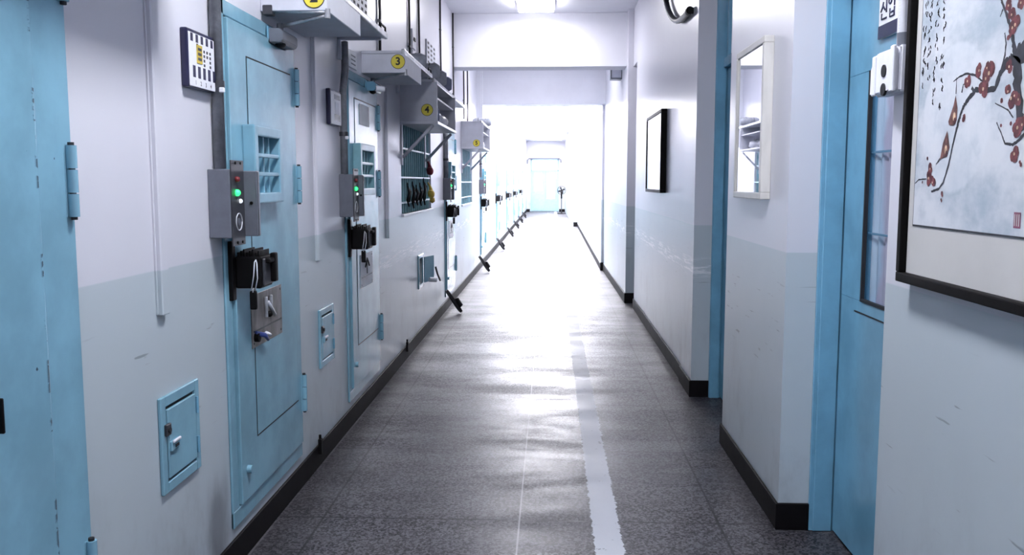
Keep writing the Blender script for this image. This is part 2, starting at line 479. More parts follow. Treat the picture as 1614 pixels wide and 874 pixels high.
tag(b.build('baseboard_right'), 'black skirting under the mirror and pictures', 'skirting', kind=S)

# ------------------------------------------------------------------ lamps
def lamp(y, x, mat, label, w=.40, l=.70):
    t = empty('ceiling_lamp', (x, y, CEIL - .07), label, 'ceiling lamp', 'square ceiling lamps')
    MB().box(x - w / 2 - .012, x + w / 2 + .012, y - l / 2 - .012, y + l / 2 + .012, CEIL - .045, CEIL, 'white', .004).build('housing', t)
    MB().box(x - w / 2, x + w / 2, y - l / 2, y + l / 2, CEIL - .07, CEIL - .045, mat, .006, 2).build('diffuser', t)
    return t
lamp(10.13, -.175, 'lampM', 'square ceiling lamp glowing in front of the white beam')
lamp(12.7, -.15, 'lampM', 'added square ceiling lamp, unseen between the two beams')  # added out of sight to brighten the second beam and nearby walls
lamp(2.4, -.05, 'lampN', 'square ceiling lamp above the mirror and the near door')
lamp(-1.6, -.05, 'lampD', 'added unseen ceiling lamp above the near end of the corridor')  # unseen fill lamp added behind the viewer
for i, (yy, w) in enumerate(((16.2, 'first'), (20.5, 'second'), (25.0, 'third'), (29.5, 'fourth'), (34.5, 'fifth'), (40.3, 'last'))):  # added lamps standing in for the flood of light at the far end
    lamp(yy, -.15, 'lampF' if yy < 38 else 'lampE', w + ' of the added bright ceiling lamps beyond the second beam', 1.3, 2.4)

# ------------------------------------------------------------------ cell doors
HZ = ((1.795, 1.96), (1.355, 1.525), (.375, .55))

def hinge(b_, yc, z0, z1, x=WL + .022, mat='blue', r=.013):
    b_.box(x - .004, x + .002, yc - .016, yc, z0, z1, mat, .002)
    n = 3; h = (z1 - z0) / n
    for i in range(n):
        b_.cyl((x + .010, yc, z0 + i * h + .0015), (x + .010, yc, z0 + (i + 1) * h - .0015), r, mat, 12)
    b_.cyl((x + .010, yc, z0 - .006), (x + .010, yc, z1 + .006), r * .6, 'gap', 8)

def cell_door(n, y0, y1, label, mat='blue', z0=.155, z1=2.105, jamb=.065):
    t = empty('door_%d' % n, (WL, y0, z0), label, 'cell door', kind=S)
    f = MB()
    f.box(WL, WL + .010, y0, y0 + jamb, z0, z1, mat, .003)
    f.box(WL, WL + .010, y1 - .012, y1, z0, z1, mat, .003)
    f.box(WL, WL + .010, y0, y1, z1 - .055, z1, mat, .003)
    f.box(WL, WL + .012, y0, y1, z0, z0 + .065, mat, .003)
    f.box(WL - .0, WL + .004, y0 + .01, y1 - .01, z0 + .01, z1 - .01, 'gap')
    f.build('door_frame', t)
    l = MB(); l.box(WL + .004, WL + .022, y0 + jamb + .005, y1 - .016, z0 + .070, z1 - .062, mat, .003)
    l.build('door_leaf', t)
    return t

def inner_panel(t, ya, yb, za, zb, mat='blue'):
    p = MB(); x = WL + .022
    p.box(x, x + .0012, ya, yb, za, zb, 'gap')
    p.box(x, x + .003, ya + .006, yb - .006, za + .006, zb - .006, mat, .001)
    p.build('inner_panel', t)

def hinges(t, yc, mat='blue', zs=HZ):
    for a, c in zs:
        h = MB(); hinge(h, yc, a, c, mat=mat); h.build('hinge', t)

def vent(t, ya, yb, za, zb, mat='blue', depth=.05, xoff=.022):
    x = WL + xoff; xf = x + depth
    g = MB(); e = .042
    # sloping hood frame round the opening
    g.box(x, xf, ya, ya + e, za, zb, mat, .006, 2); g.box(x, xf, yb - e, yb, za, zb, mat, .006, 2)
    g.box(x, xf, ya + e * .6, yb - e * .6, zb - e, zb, mat, .006, 2); g.box(x, xf, ya + e * .6, yb - e * .6, za, za + e, mat, .006, 2)
    g.box(x, x + .002, ya + e, yb - e, za + e, zb - e, 'gap')
    v = g.build('vent_frame', t)
    hh = (zb - za - 2 * e)
    for i in (1, 2):
        z = za + e + hh * i / 3
        MB().box(xf - .018, xf - .004, ya + e - .004, yb - e + .004, z - .008, z + .008, mat, .004, 2).build('crossbar', v)
    ww = (yb - ya - 2 * e)
    for i in (1, 2, 3):
        yy = ya + e + ww * i / 4
        MB().box(x + .004, x + .026, yy - .005, yy + .005, za + e - .004, zb - e + .004, mat, .002).build('slat', v)

def lock_plate(t, ya, yb, za, zb, mat, x=WL + .022, arrow=False):
    p = MB(); p.box(x, x + .004, ya, yb, za, zb, mat, .001)
    for yy in (ya + .02, yb - .02):
        for zz in (za + .018, zb - .018): p.cyl((x + .003, yy, zz), (x + .006, yy, zz), .005, 'greydk', 8)
    p.box(x + .004, x + .006, ya + .02, yb - .01, za + .062, za + .068, 'greydk')
    pl = p.build('lock_plate', t, 'scratched bare metal plate' if not arrow else 'pale plate with a dark arrow')
    ym = (ya + yb) / 2; zm = za + (zb - za) * .62
    k = MB()
    if arrow:
        k.box(x + .004, x + .007, ym - .006, ym + .006, zm - .05, zm + .035, 'gap')
        k.tube([(x + .006, ym - .06, zm - .005), (x + .006, ym, zm + .045), (x + .006, ym + .06, zm - .005)], .006, 'gap', 6)
        k.build('arrow_slot', pl)
    else:
        k.box(x + .004, x + .016, ym - .04, ym - .026, zm - .03, zm + .055, 'steel', .003)
        k.box(x + .004, x + .016, ym + .024, ym + .038, zm - .015, zm + .055, 'steel', .003)
        k.tube([(x + .016, ym - .03, zm + .035), (x + .022, ym, zm), (x + .018, ym + .05, zm - .03)], .008, 'steel', 8)
        k.ball((x + .014, ym - .005, zm - .02), .013, 'black'); k.build('catch', pl)
        g = MB(); g.tube([(x + .006, ya + .03, za + .055), (x + .03, ya + .07, za + .045), (x + .035, ya + .10, za + .02)], [.012, .010, .006], 'bluepl', 8)
        g.tube([(x + .03, ya + .09, za + .05), (x + .034, ya + .13, za + .035)], .007, 'paper', 8)
        g.cyl((x + .004, ya + .035, za + .04), (x + .022, ya + .035, za + .04), .018, 'black', 14)
        g.build('key', pl, 'key with a blue tag')

def closer(t, y, z, mat='whitem', white_end=False):
    """Overhead door closer: body on the leaf, V of two bars reaching out into the corridor."""
    x = WL + .014
    c = MB(); c.prism([(x, z - .028), (x + .052, z - .028), (x + .064, z - .016), (x + .064, z + .018), (x + .052, z + .030), (x, z + .030)], 'y', y, y + .22, 'grey' if not white_end else 'bluedk', .003)
    c.box(x, x + .008, y - .015, y + .235, z - .034, z + .036, 'bluedk', .002)
    c.ball((x + .036, y + .06, z - .030), (.022, .03, .014), 'black')
    if white_end: c.cyl((x + .06, y + .02, z - .012), (x + .11, y + .05, z - .016), .018, 'white', 12)
    bd = c.build('closer_body', t)
    k = Vector((WL + .275, y - .03, z + .085)); w0 = Vector((WL + .03, y - .02, z + .095)); w1 = Vector((WL + .05, y + .06, z + .045))
    a = MB()
    for p, q in ((w0, k), (w1, k - Vector((0, 0, .012)))):
        d = (q - p); n = Vector((0, 0, 1))
        a.tube([p, p + d * .25, p + d * .75, q], .0085, 'steel', 8)
    a.cyl(k - Vector((0, 0, .025)), k + Vector((0, 0, .014)), .012, 'steel', 12)
    a.box(WL + .010, WL + .05, y - .045, y + .0, z + .075, z + .115, 'greydk', .003)
    a.cyl(w1 - Vector((0, 0, .05)), w1 + Vector((0, 0, .012)), .014, 'grey', 12)
    a.build('closer_arm', t, 'steel bars folded in a V')

def peg(t, y, z):
    p = MB(); p.cyl((WL + .022, y, z), (WL + .04, y, z), .016, 'blue', 14); p.build('stopper', t)

# door at the near edge of the photograph
d1 = cell_door(1, 1.24, 2.155, 'chipped blue steel cell door at the near end, cut by the picture edge', 'blue1')
p = MB(); p.box(WL + .022, WL + .036, 1.34, 1.97, .30, 2.0, 'blue1', .005, 2); p.build('inner_panel', d1)
hinges(d1, 2.118, 'blue1', ((1.875, 2.01), (1.365, 1.54), (.36, .55)))
p = MB(); p.box(WL + .036, WL + .046, 1.57, 1.76, .945, 1.005, 'bar', .002)
p.box(WL + .036, WL + .058, 1.752, 1.76, .93, 1.005, 'black', .002); p.ring((WL + .047, 1.715, .975), .018, .005, 'x', 'steel')
p.build('latch', d1, 'bright steel latch bracket')

d2 = cell_door(2, 3.165, 4.085, 'blue steel cell door with hooded vent and bare metal plate')
inner_panel(d2, 3.42, 4.0, .44, 1.93)
hinges(d2, 4.068)
vent(d2, 3.35, 3.70, 1.368, 1.668)
lock_plate(d2, 3.385, 3.775, .80, 1.012, 'plate')
closer(d2, 3.72, 2.055); peg(d2, 3.30, .345)

d3 = cell_door(3, 5.095, 6.02, 'blue steel cell door shining pale, white notice above its vent')
inner_panel(d3, 5.30, 5.93, .46, 1.95)
hinges(d3, 6.0)
vent(d3, 5.24, 5.67, 1.372, 1.68, 'bar')
p = MB(); p.box(WL + .025, WL + .030, 5.43, 5.70, 1.80, 1.925, 'paper', .001); p.build('notice', d3, 'blank white notice')
lock_plate(d3, 5.38, 5.74, .80, 1.005, 'paper', WL + .025, True)
closer(d3, 5.68, 2.055, white_end=True); peg(d3, 5.22, .36)

d4 = cell_door(4, 9.93, 10.87, 'blue cell door beyond the barred window, washed out by light')
inner_panel(d4, 10.1, 10.8, .46, 1.95); hinges(d4, 10.855); vent(d4, 10.05, 10.5, 1.372, 1.68, 'bar')
lock_plate(d4, 10.2, 10.56, .80, 1.005, 'paper', WL + .025, True); peg(d4, 10.05, .36)
YD = {5: 14.95, 6: 19.35, 7: 23.8, 8: 28.1, 9: 32.4, 10: 36.8}
words_ = {5: 'fifth', 6: 'sixth', 7: 'seventh', 8: 'eighth', 9: 'ninth', 10: 'tenth'}
for n, yy in YD.items():
    dup(d4, (0, yy - 9.93, 0), 'door_%d' % n, '%s blue cell door of the row, almost lost in the glare' % words_[n])

# ------------------------------------------------------------------ lock control boxes, locks, conduits
def control_box(y, label, w=.14, lid=.05):
    t = empty('control_box', (WL, y, 1.25), label, 'control box', 'control boxes beside the cell doors')
    x = WL + .012; xf = WL + .078; z0, z1 = 1.255, 1.495
    MB().box(x - .012, xf, y, y + w, z0, z1, 'grey', .004, 2).build('housing', t)
    p = MB(); p.box(xf, xf + .004, y + .006, y + w - .006, z0 - .028, z1 + .032, 'greydk', .001)
    for zz in (z0 - .018, z1 + .022):
        for yy in (y + .05, y + .10): p.cyl((xf + .003, yy, zz), (xf + .007, yy, zz), .005, 'black', 8)
    pl = p.build('face_plate', t, 'dark plate with screw tabs')
    q = MB(); q.ring((xf + .005, y + w * .5, z0 + .055), .030, .0022, 'x', 'hose', 24, 1., 1.)
    q.disc((xf + .005, y + w * .5, z0 + .055), .013, 'x', .002, 'grey', 16); q.build('emblem', pl, 'white oval emblem')
    g = MB(); g.ball((xf + .007, y + w * .38, z1 - .082), .012, 'led'); g.build('indicator_light', pl, 'green indicator light')
    g = MB(); g.ball((xf + .008, y + w * .38, z1 - .035), .011, 'red'); g.build('red_button', pl)
    g = MB(); g.ball((xf + .006, y + w * .62, z1 - .112), .008, 'ledw'); g.build('white_button', pl)
    c = MB(); c.box(xf - .03, xf + lid, y + w, y + w + .012, z0, z1 - .004, 'grey', .003)
    c.box(xf + lid - .010, xf + lid, y + w, y + w + .03, z0, z1 - .004, 'grey', .003)
    c.cyl((xf + lid * .55, y + w - .003, z0 + .12), (xf + lid * .55, y + w + .001, z0 + .12), .006, 'black', 10)
    c.build('cover', t)
    return t

control_box(3.05, 'grey control box with a green light, beside the door with the metal plate')
control_box(4.975, 'grey control box with a green light, beside the second closed blue door', lid=.03)
cb4 = control_box(9.83, 'small far control box under the black conduit, past the barred window', lid=.03)
dup(cb4, (0, 4.98, 0), label='tiny grey control box past the shelf numbered five')

def door_lock(y, label, s=1., small=False):
    t = empty('door_lock', (WL, y, 1.02), label, 'lock', 'black locks on the cell doors')
    x = WL + .01
    MB().box(x - .010, x + .016, y, y + .035, 1.015, 1.235, 'black', .003).build('back_plate', t)
    x2 = WL + .024
    q = MB(); q.box(x2, x2 + .098, y + .028, y + .165, 1.058, 1.178, 'black', .008, 2)
    for i in range(8): q.box(x2 + .008 + i * .011, x2 + .013 + i * .011, y + .035, y + .155, 1.174, 1.192 + .006 * (i % 3), 'black', .001)
    q.box(x2 + .097, x2 + .106, y + .04, y + .155, 1.068, 1.168, 'greydk', .003)
    bd = q.build('lock_body', t)
    q = MB(); q.box(x2 + .104, x2 + .126, y + .115, y + .150, 1.075, 1.185, 'black', .006, 2)
    q.box(x2 + .09, x2 + .122, y + .06, y + .125, 1.150, 1.168, 'black', .004); q.build('handle', bd)
    kx, ky = x2 + .080, y - .002
    q = MB()
    q.tube([(kx, ky + .03, 1.165), (kx + .006, ky - .004, 1.16), (kx + .002, ky - .006, 1.11), (kx - .008, ky - .006, 1.055)], .0022, 'hose', 6)
    q.tube([(kx, ky + .03, 1.165), (kx + .014, ky - .002, 1.155), (kx + .016, ky - .006, 1.10), (kx + .006, ky - .006, 1.055)], .0022, 'hose', 6)
    q.build('key_cord', t, 'pale cord loop')
    q = MB(); q.box(kx - .014, kx + .012, ky - .014, ky + .004, .985, 1.055, 'black', .007, 2)
    q.ring((kx, ky - .005, 1.055), .009, .002, 'x', 'steel', 12); q.build('key_fob', t)
    return t

door_lock(3.195, 'black lock with a corded key hanging, under the nearest control box')
dl3 = door_lock(5.125, 'black lock below the control box of the pale shining door')
dup(dl3, (0, 4.86, 0), label='black lock on the door just past the barred window')
for w, yy in (('first', 15.0), ('second', 19.2), ('third', 23.6), ('fourth', 28.0), ('last', 33.6)):
    dup(dl3, (0, yy - 5.125, -.02), label='%s of the far black locks in the glare past shelf five' % w)

def conduit(y, z0, z1, label, r=.02, clip=None, top=False):
    t = empty('conduit_pipe', (WL, y, z0), label, 'conduit', 'steel conduits down to the control boxes')
    x = WL + r + .002
    pts = [(x, y, z0), (x, y, z1)]
    if top: pts = [(x, y, z0), (x, y, z1 - .28), (x + .012, y + .012, z1 - .16), (x + .004, y + .05, z1 - .05), (x, y + .06, z1)]
    MB().tube(pts, r, 'pipe', 12).build('pipe', t)
    zc = clip or z0 + .3
    q = MB(); q.cyl((x, y, zc - .012), (x, y, zc + .012), r + .004, 'greydk', 14); q.build('coupling', t)
    q = MB(); q.box(x + .012, x + r + .010, y - .022, y - .010, zc - .03, zc - .012, 'white', .003); q.build('clip', t)
    return t
conduit(3.115, 1.497, CEIL, 'grey steel conduit rising from the nearest control box', .021, 1.79)
conduit(5.02, 1.497, 2.235, 'dark conduit with a bent top beside the pale shining door', .021, 1.72, True)
conduit(9.90, 1.497, 2.18, 'black conduit above the small far control box', .026, 1.70)
conduit(14.88, 1.53, 2.6, 'thin dark conduit under the shelf numbered five', .022, 1.75)

# thin cables on the upper wall
for yy, zt, w in ((6.2, 2.30, 'first'), (7.5, 2.32, 'second'), (8.05, 2.32, 'third'), (9.62, 2.26, 'fourth'), (10.86, 2.26, 'fifth'), (12.15, 2.30, 'sixth'), (12.7, 2.3, 'seventh')):
    b = MB(); x = WL + .011
    b.tube([(x, yy, zt), (x + .002, yy + .01, zt + .3), (x, yy, (zt + CEIL) / 2 + .2), (x, yy, CEIL)], .010, 'cable', 8)
    for zc in (zt + .25, zt + .8): b.box(WL, WL + .022, yy - .02, yy + .02, zc - .008, zc + .008, 'greydk', .002)
    tag(b.build('wall_cable', origin=(WL, yy, zt)), '%s thin black cable on the wall above the shelves, counting away' % w, 'cable', 'thin black wall cables')

# painted-over surface raceways
for y0, z0, z1, lab in ((2.615, 1.048, CEIL, 'white painted cable duct between the nearest blue door and the tag board'),
                        (4.445, 1.052, 2.24, 'white painted cable duct between the two closed blue doors'),
                        (6.40, 1.045, 2.12, 'white painted cable duct beside the barred window')):
    b = MB(); w = .052
    b.box(WL, WL + .020, y0, y0 + w, z0, z1, 'wallL', .003); b.box(WL, WL + .006, y0 - .006, y0 + w + .004, z0 + .003, z1, 'wallL', .001)
    tag(b.build('cable_duct', origin=(0, 0, 0)), lab, 'cable duct', 'painted cable ducts')

# ------------------------------------------------------------------ tag boards
def tag_board(y0, y1, z0, z1, label, full=True):
    t = empty('hanging_tag_board', (WL, y0, z0), label, 'tag board', 'tag boards beside the cell doors')
    x = WL + .024
    MB().box(WL, x, y0, y1, z0, z1, 'navy', .006, 2).build('backing', t)
    f = MB(); f.box(x, x + .003, y0 + .006, y1 - .004, z0 + .004, z1 - .012, 'white', .001)
    w = y1 - y0; h = z1 - z0
    xf = x + .0035
    if full:
        for i in range(5):
            yy = y0 + .02 + i * (w - .03) / 4.6
            f.box(x, xf, yy, yy + .020, z1 - .040, z1 - .014, 'navy')
            f.box(x, xf, yy + .012, yy + .034, z0 + .034, z0 + .072, 'navy')
        for i, ch in enumerate('1234'):
            f.text(ch, (xf - .0003, y0 + .052 + i * .043, z0 + .017), (0, 1, 0), .014, 'ink')
        f.box(x, xf, y0 + .068, y0 + .082, z1 - .058, z1 - .043, 'ink')
        rnd = random.Random(3)
        for r in range(4):
            for c_ in range(3):
                yy = y0 + .125 + c_ * .026; zz = z0 + .128 - r * .015
                if rnd.random() < .8: f.box(x, xf, yy, yy + .013, zz - .006, zz + .003, 'greydk')
    else:
        f.box(x, xf, y0 + .08, y1 - .03, z1 - .05, z1 - .025, 'grey'); f.box(x, xf, y0 + .09, y1 - .05, z0 + .06, z1 - .065, 'unit')
        f.box(x, xf, y0 + .08, y1 - .03, z0 + .025, z0 + .058, 'greydk')
    f.build('face_panel', t, 'white slotted face')
    if full:
        l = MB(); l.box(x + .003, x + .005, y0 + .066, y0 + .112, z0 + .082, z0 + .142, 'gold', .0005)
        for zz in (.092, .108, .124): l.box(x + .005, x + .0055, y0 + .074, y0 + .104, z0 + zz, z0 + zz + .009, 'greydk')
        l.build('paper_label', t, 'yellow paper label')
tag_board(2.862, 3.088, 1.757, 1.945, 'white and navy tag board numbered one to four, beside the grey conduit')
tag_board(4.72, 4.955, 1.757, 1.945, 'smaller looking tag board by the dark bent conduit', False)

# ------------------------------------------------------------------ floor-level hatches
def hatch(y0, z0, label, w=.292, h=.305, open_=False):
    t = empty('wall_hatch', (WL, y0, z0), label, 'hatch', 'small blue hatches between the cell doors')
    y1, z1 = y0 + w, z0 + h; e = .034; x = WL + .012
    f = MB()
    f.box(WL, x, y0, y0 + e, z0, z1, 'blue', .003); f.box(WL, x, y1 - e, y1, z0, z1, 'blue', .003)
    f.box(WL, x, y0 + e, y1 - e, z1 - e, z1, 'blue', .003); f.box(WL, x, y0 + e, y1 - e, z0, z0 + e, 'blue', .003)
    if not open_: f.box(WL, WL + .003, y0 + e, y1 - e, z0 + e, z1 - e, 'gap')
    f.build('hatch_frame', t)
    d = MB(); g = .010
    if not open_:
        d.box(WL + .003, x + .002, y0 + e + g * .6, y1 - e - .002, z0 + e + g, z1 - e - g, 'blue', .002)
        dd = d.build('flap', t)
        for zz in (z0 + .06, z1 - .11):
            q = MB(); q.cyl((x + .004, y1 - e + .004, zz), (x + .004, y1 - e + .004, zz + .055), .005, 'bluedk', 8); q.build('hinge', t)
        q = MB(); q.box(x, x + .010, y0 + e - .018, y0 + e + .014, z0 + h * .60, z0 + h * .72, 'greydk', .002)
        q.cyl((x + .010, y0 + e - .006, z0 + h * .66), (x + .016, y0 + e - .006, z0 + h * .66), .008, 'gap', 10); q.build('latch', t)
        q = MB(); q.box(x, x + .010, y0 + e + .012, y0 + e + .075, z0 + h * .42, z0 + h * .52, 'blue', .002)
        q.box(x + .008, x + .016, y0 + e + .018, y0 + e + .07, z0 + h * .50, z0 + h * .53, 'whitem', .002); q.box(x + .009, x + .012, y0 + e + .035, y0 + e + .06, z0 + h * .445, z0 + h * .475, 'gap')
        q.build('pull', dd)
    else:
        R = Matrix.Rotation(math.radians(-15), 3, 'Z')
        L = w - 2 * e
        d.box(x + .002 + .036 - .006, x + .002 + .036 + .006, y1 - e, y1 - e + L, z0 + e, z1 - e, 'blue', .002, rot=R)
        dd = d.build('flap', t, 'flap folded back open')
        q = MB(); q.cyl((x + .05, y1 + .01, z0 + .06), (x + .11, y1 + .05, z0 + .05), .022, 'white', 12); q.build('pull', dd)
        q = MB(); q.tube([(x + .09, y1 + .17, z0 + .16), (x + .10, y1 + .22, z0 + .09), (x + .12, y1 + .27, z0 + .02)], .009, 'greydk', 8); q.build('prop_rod', t)
hatch(2.588, .492, 'small blue hatch low in the wall, nearest the viewer')
hatch(4.458, .492, 'small blue hatch low between the two closed blue doors')
hatch(7.90, .49, 'small blue hatch standing open below the barred window', open_=True)

# small skirting fixings seen on the wall foot
for yy, w in ((4.36, 'near'), (7.13, 'far')):
    b = MB(); b.box(WL + .012, WL + .03, yy, yy + .03, .07, .15, 'black', .003); b.cyl((WL + .02, yy + .015, .13), (WL + .02, yy + .015, .17), .007, 'black', 8)
    tag(b.build('bolt_bracket', origin=(WL, yy, .07)), 'tiny black bracket on the skirting, %s' % ('before the pale shining door' if w == 'near' else 'below the barred window'), 'bracket')

# ------------------------------------------------------------------ high wall shelves with numbers
SX = -.915
def number_disc(t, ch, x, y, z, r=.045):
    d = MB(); d.disc((x, y - .0015, z), r, 'y', .003, 'ink'); d.disc((x, y - .0025, z), r * .93, 'y', .003, 'yellow')
    d.text(ch, (x, y - .0042, z), (1, 0, 0), r * 1.02, 'ink', .03)
    d.build('number_disc', t, 'yellow disc with the number %s' % ch)

def board(t, y0, y1, z=2.25):
    q = MB(); q.box(WL, SX - .02, y0, y1, z, z + .018, 'unit', .002); q.build('shelf_board', t)
    q = MB(); q.box(SX - .022, SX, y0, y1, z - .004, z + .028, 'steel', .006, 2); q.build('metal_edge', t, 'shiny metal edge')

def closed_shelf(ch, y0, yb, yend, label, disc_x, zb=2.145):
    t = empty('wall_shelf', (WL, y0, zb), label, 'wall shelf', 'numbered wall shelves')
    board(t, y0, yend)
    q = MB(); q.box(WL, SX, y0, yb, zb, 2.249, 'unit', .003); q.build('locker_box', t)
    if ch: number_disc(t, ch, disc_x, y0, 2.199)
    q = MB(); q.box(WL, WL + .02, yend - .06, yend - .035, 2.13, 2.25, 'unit', .002); q.box(WL, SX - .03, yend - .06, yend - .035, 2.235, 2.25, 'unit', .002); q.build('bracket', t)
    q = MB(); q.tube([(SX - .01, yend - .16, 2.27), (SX - .01, yend - .16, 2.305), (SX - .01, yend - .03, 2.305), (SX - .01, yend - .03, 2.27)], .006, 'black', 6); q.build('wire_loop', t)
    return t
closed_shelf(None, .60, 2.66, 2.68, 'wall shelf above the chipped blue door, out of the picture', -.96)
closed_shelf('2', 3.68, 4.33, 5.06, 'pale wall shelf carrying the yellow disc numbered 2', -.967)
closed_shelf('3', 5.63, 6.34, 6.95, 'pale wall shelf carrying the yellow disc numbered 3', -.957, 2.13)

def open_shelf(ch, y0, y1, yend, zb, label, disc_x, disc_z):
    t = empty('wall_shelf', (WL, y0, zb), label, 'wall shelf', 'numbered wall shelves')
    board(t, y0, yend, 2.235)
    q = MB(); q.box(WL, SX + .02, y0, y0 + .022, zb, 2.234, 'unit', .002); q.build('side_panel', t)
    q = MB(); q.box(WL, SX + .02, y1 - .022, y1, zb, 2.234, 'unit', .002); q.build('side_panel', t)
    q = MB(); q.box(WL, SX + .025, y0 - .002, y1 + .002, zb - .024, zb, 'whitem', .003); q.build('bottom_board', t)
    q = MB(); q.box(WL, SX, y0 + .022, y1 - .022, 2.115, 2.130, 'unit', .002); q.build('middle_board', t)
    number_disc(t, ch, disc_x, y0, disc_z, .047)
    for yy in (y0 + .03, y1 - .03):
        q = MB(); zt = zb - .024
        q.tube([(WL + .012, yy, zt - .26), (SX - .02, yy, zt - .006)], .016, 'unit', 4)
        q.box(WL, WL + .012, yy - .02, yy + .02, zt - .32, zt, 'unit', .002); q.build('brace', t)
    return t
open_shelf('4', 7.06, 8.42, 9.55, 1.93, 'open wall shelf of bundles with the yellow disc numbered 4', -.975, 2.016)
open_shelf('5', 11.86, 13.2, 13.9, 1.915, 'open wall shelf with the yellow disc numbered 5, at the glare', -.985, 1.966)

def roll(x, y, z, r, l, mat, label, seed):
    b = MB(); rnd = random.Random(seed)
    pts = []; rs = []
    for i in range(9):
        f = i / 8; pts.append((x - l / 2 + l * f, y + .01 * math.sin(6 * f), z + r)); rs.append(r * (.72 if i in (0, 8) else 1) * (1 + .06 * (rnd.random() - .5)))
    b.tube(pts, rs, mat, 14)
    for f in (.3, .7): b.ring((x - l / 2 + l * f, y, z + r), r * 1.01, .005, 'x', 'greydk', 18)
    tag(b.build('blanket_roll', origin=(x, y, z)), label, 'blanket roll', 'rolled bundles on the shelves')
def bag(x, y, z, s, label, seed):
    b = MB(); b.ball((x, y, z + s[2]), s, 'bag', 16, 10, .22, seed)
    b.tube([(x, y, z + 1.9 * s[2]), (x + .01, y, z + 2.15 * s[2]), (x - .01, y + .02, z + 2.25 * s[2])], [.03, .014, .022], 'bag', 8)
    tag(b.build('plastic_bag', origin=(x, y, z)), label, 'bag', 'tied bags on the shelves')
roll(-1.04, 7.35, 1.931, .065, .25, 'cloth', 'blue grey roll inside shelf four, nearest its number', 1)
bag(-1.03, 7.70, 1.931, (.10, .12, .06), 'milky bag behind the blue roll inside shelf four', 2)
bag(-1.03, 8.08, 1.931, (.10, .13, .06), 'milky bag at the far end inside shelf four', 5)
ZT = 2.255
roll(-1.03, 6.55, 2.269, .055, .24, 'cloth2', 'grey roll lying on top of shelf three', 8)
roll(-1.02, 7.20, ZT, .07, .26, 'cloth2', 'grey roll on top of shelf four, above its number', 3)
roll(-1.02, 7.62, ZT, .065, .27, 'cloth2', 'grey roll on top of shelf four, second from its number', 4)
roll(-1.02, 8.06, ZT, .065, .26, 'cloth', 'blue grey roll on top of shelf four, at its far end', 6)
bag(-1.03, 12.2, 1.916, (.09, .14, .055), 'milky bag inside shelf five near its number', 11)
bag(-1.03, 12.75, 1.916, (.09, .15, .06), 'milky bag inside shelf five at its far end', 12)
roll(-1.0, 13.05, ZT, .06, .27, 'cloth2', 'grey roll on top of shelf five', 13)

# slotted wall vents above the shelves
def slot_vent(y0, y1, z0, z1, ny, nz, label):
    t = empty('wall_vent', (WL, y0, z0), label, 'vent', 'slotted vents high on the wall')
    MB().box(WL, WL + .012, y0, y1, z0, z1, 'unit', .003).build('vent_panel', t)
    dy = (y1 - y0) / ny; dz = (z1 - z0) / nz
    for i in range(ny):
        q = MB()
        for j in range(nz):
            q.box(WL + .012, WL + .0135, y0 + dy * (i + .28), y0 + dy * (i + .72), z0 + dz * (j + .25), z0 + dz * (j + .7), 'gap')
        q.build('slot_grille', t, 'column of black slots')
slot_vent(5.35, 5.80, 2.42, 2.95, 4, 13, 'slotted vent above shelf two, at the top edge')
slot_vent(8.55, 9.2, 2.40, 2.80, 3, 9, 'slotted vent high on the wall above shelf four')

b = MB(); b.box(WL, WL + .02, 7.62, 7.80, 2.58, 2.74, 'white', .004); b.box(WL + .02, WL + .028, 7.68, 7.76, 2.645, 2.675, 'black', .002); b.box(WL, WL + .012, 7.66, 7.76, 2.5, 2.58, 'white', .002)
tag(b.build('wall_switch', origin=(WL, 7.62, 2.5)), 'white switch with a black rocker high above shelf three', 'switch')
b = MB(); b.box(WL, WL + .010, 5.26, 5.46, 2.125, 2.225, 'paper', .002)
for i in range(3): b.box(WL + .010, WL + .0105, 5.30, 5.42, 2.145 + i * .024, 2.153 + i * .024, 'grey')
tag(b.build('name_plate', origin=(WL, 5.26, 2.125)), 'narrow white plate on the wall above the pale shining door', 'plate')

# ------------------------------------------------------------------ barred windows in the cell wall
def cell_window(n, y0, y1, z0, z1, nb, label):
    t = empty('window_%d' % n, (WL, y0, z0), label, 'barred window', kind=S)
    f = MB(); e = .035; xa, xb = WL - .09, WL - .045
    f.box(xa, xb, y0, y0 + e, z0, z1, 'bar', .003); f.box(xa, xb, y1 - e, y1, z0, z1, 'bar', .003)
    f.box(xa, xb, y0, y1, z1 - e, z1, 'bar', .003); f.box(xa, xb, y0, y1, z0, z0 + e, 'bar', .003)
    f.box(xa, xb, (y0 + y1) / 2 - .02, (y0 + y1) / 2 + .02, z0, z1, 'bar', .003)
    f.build('window_frame', t)
    MB().box(xa + .004, xa + .012, y0 + e, y1 - e, z0 + e, z1 - e, 'teal').build('pane', t)
    w = y1 - y0
    for i in range(nb):
        yy = y0 + w * (i + .6) / (nb + .2)
        MB().cyl((WL - .022, yy, z0), (WL - .022, yy, z1), .009, 'bar', 8).build('bar', t)
    for fz in (.12, .40, .72):
        MB().box(WL - .036, WL - .008, y0, y1, z0 + (z1 - z0) * fz - .008, z0 + (z1 - z0) * fz + .008, 'bar', .002).build('crossbar', t)
    MB().box(WL - .09, WL + .022, y0 - .02, y1 + .02, z0 - .022, z0, 'whitem', .003).build('window_sill', t)
    return t
cell_window(1, *WIN[0][:2], *WIN[0][2:], 15, 'barred teal window under shelf four')
cell_window(2, *WIN[1][:2], *WIN[1][2:], 12, 'barred pale window under shelf five')

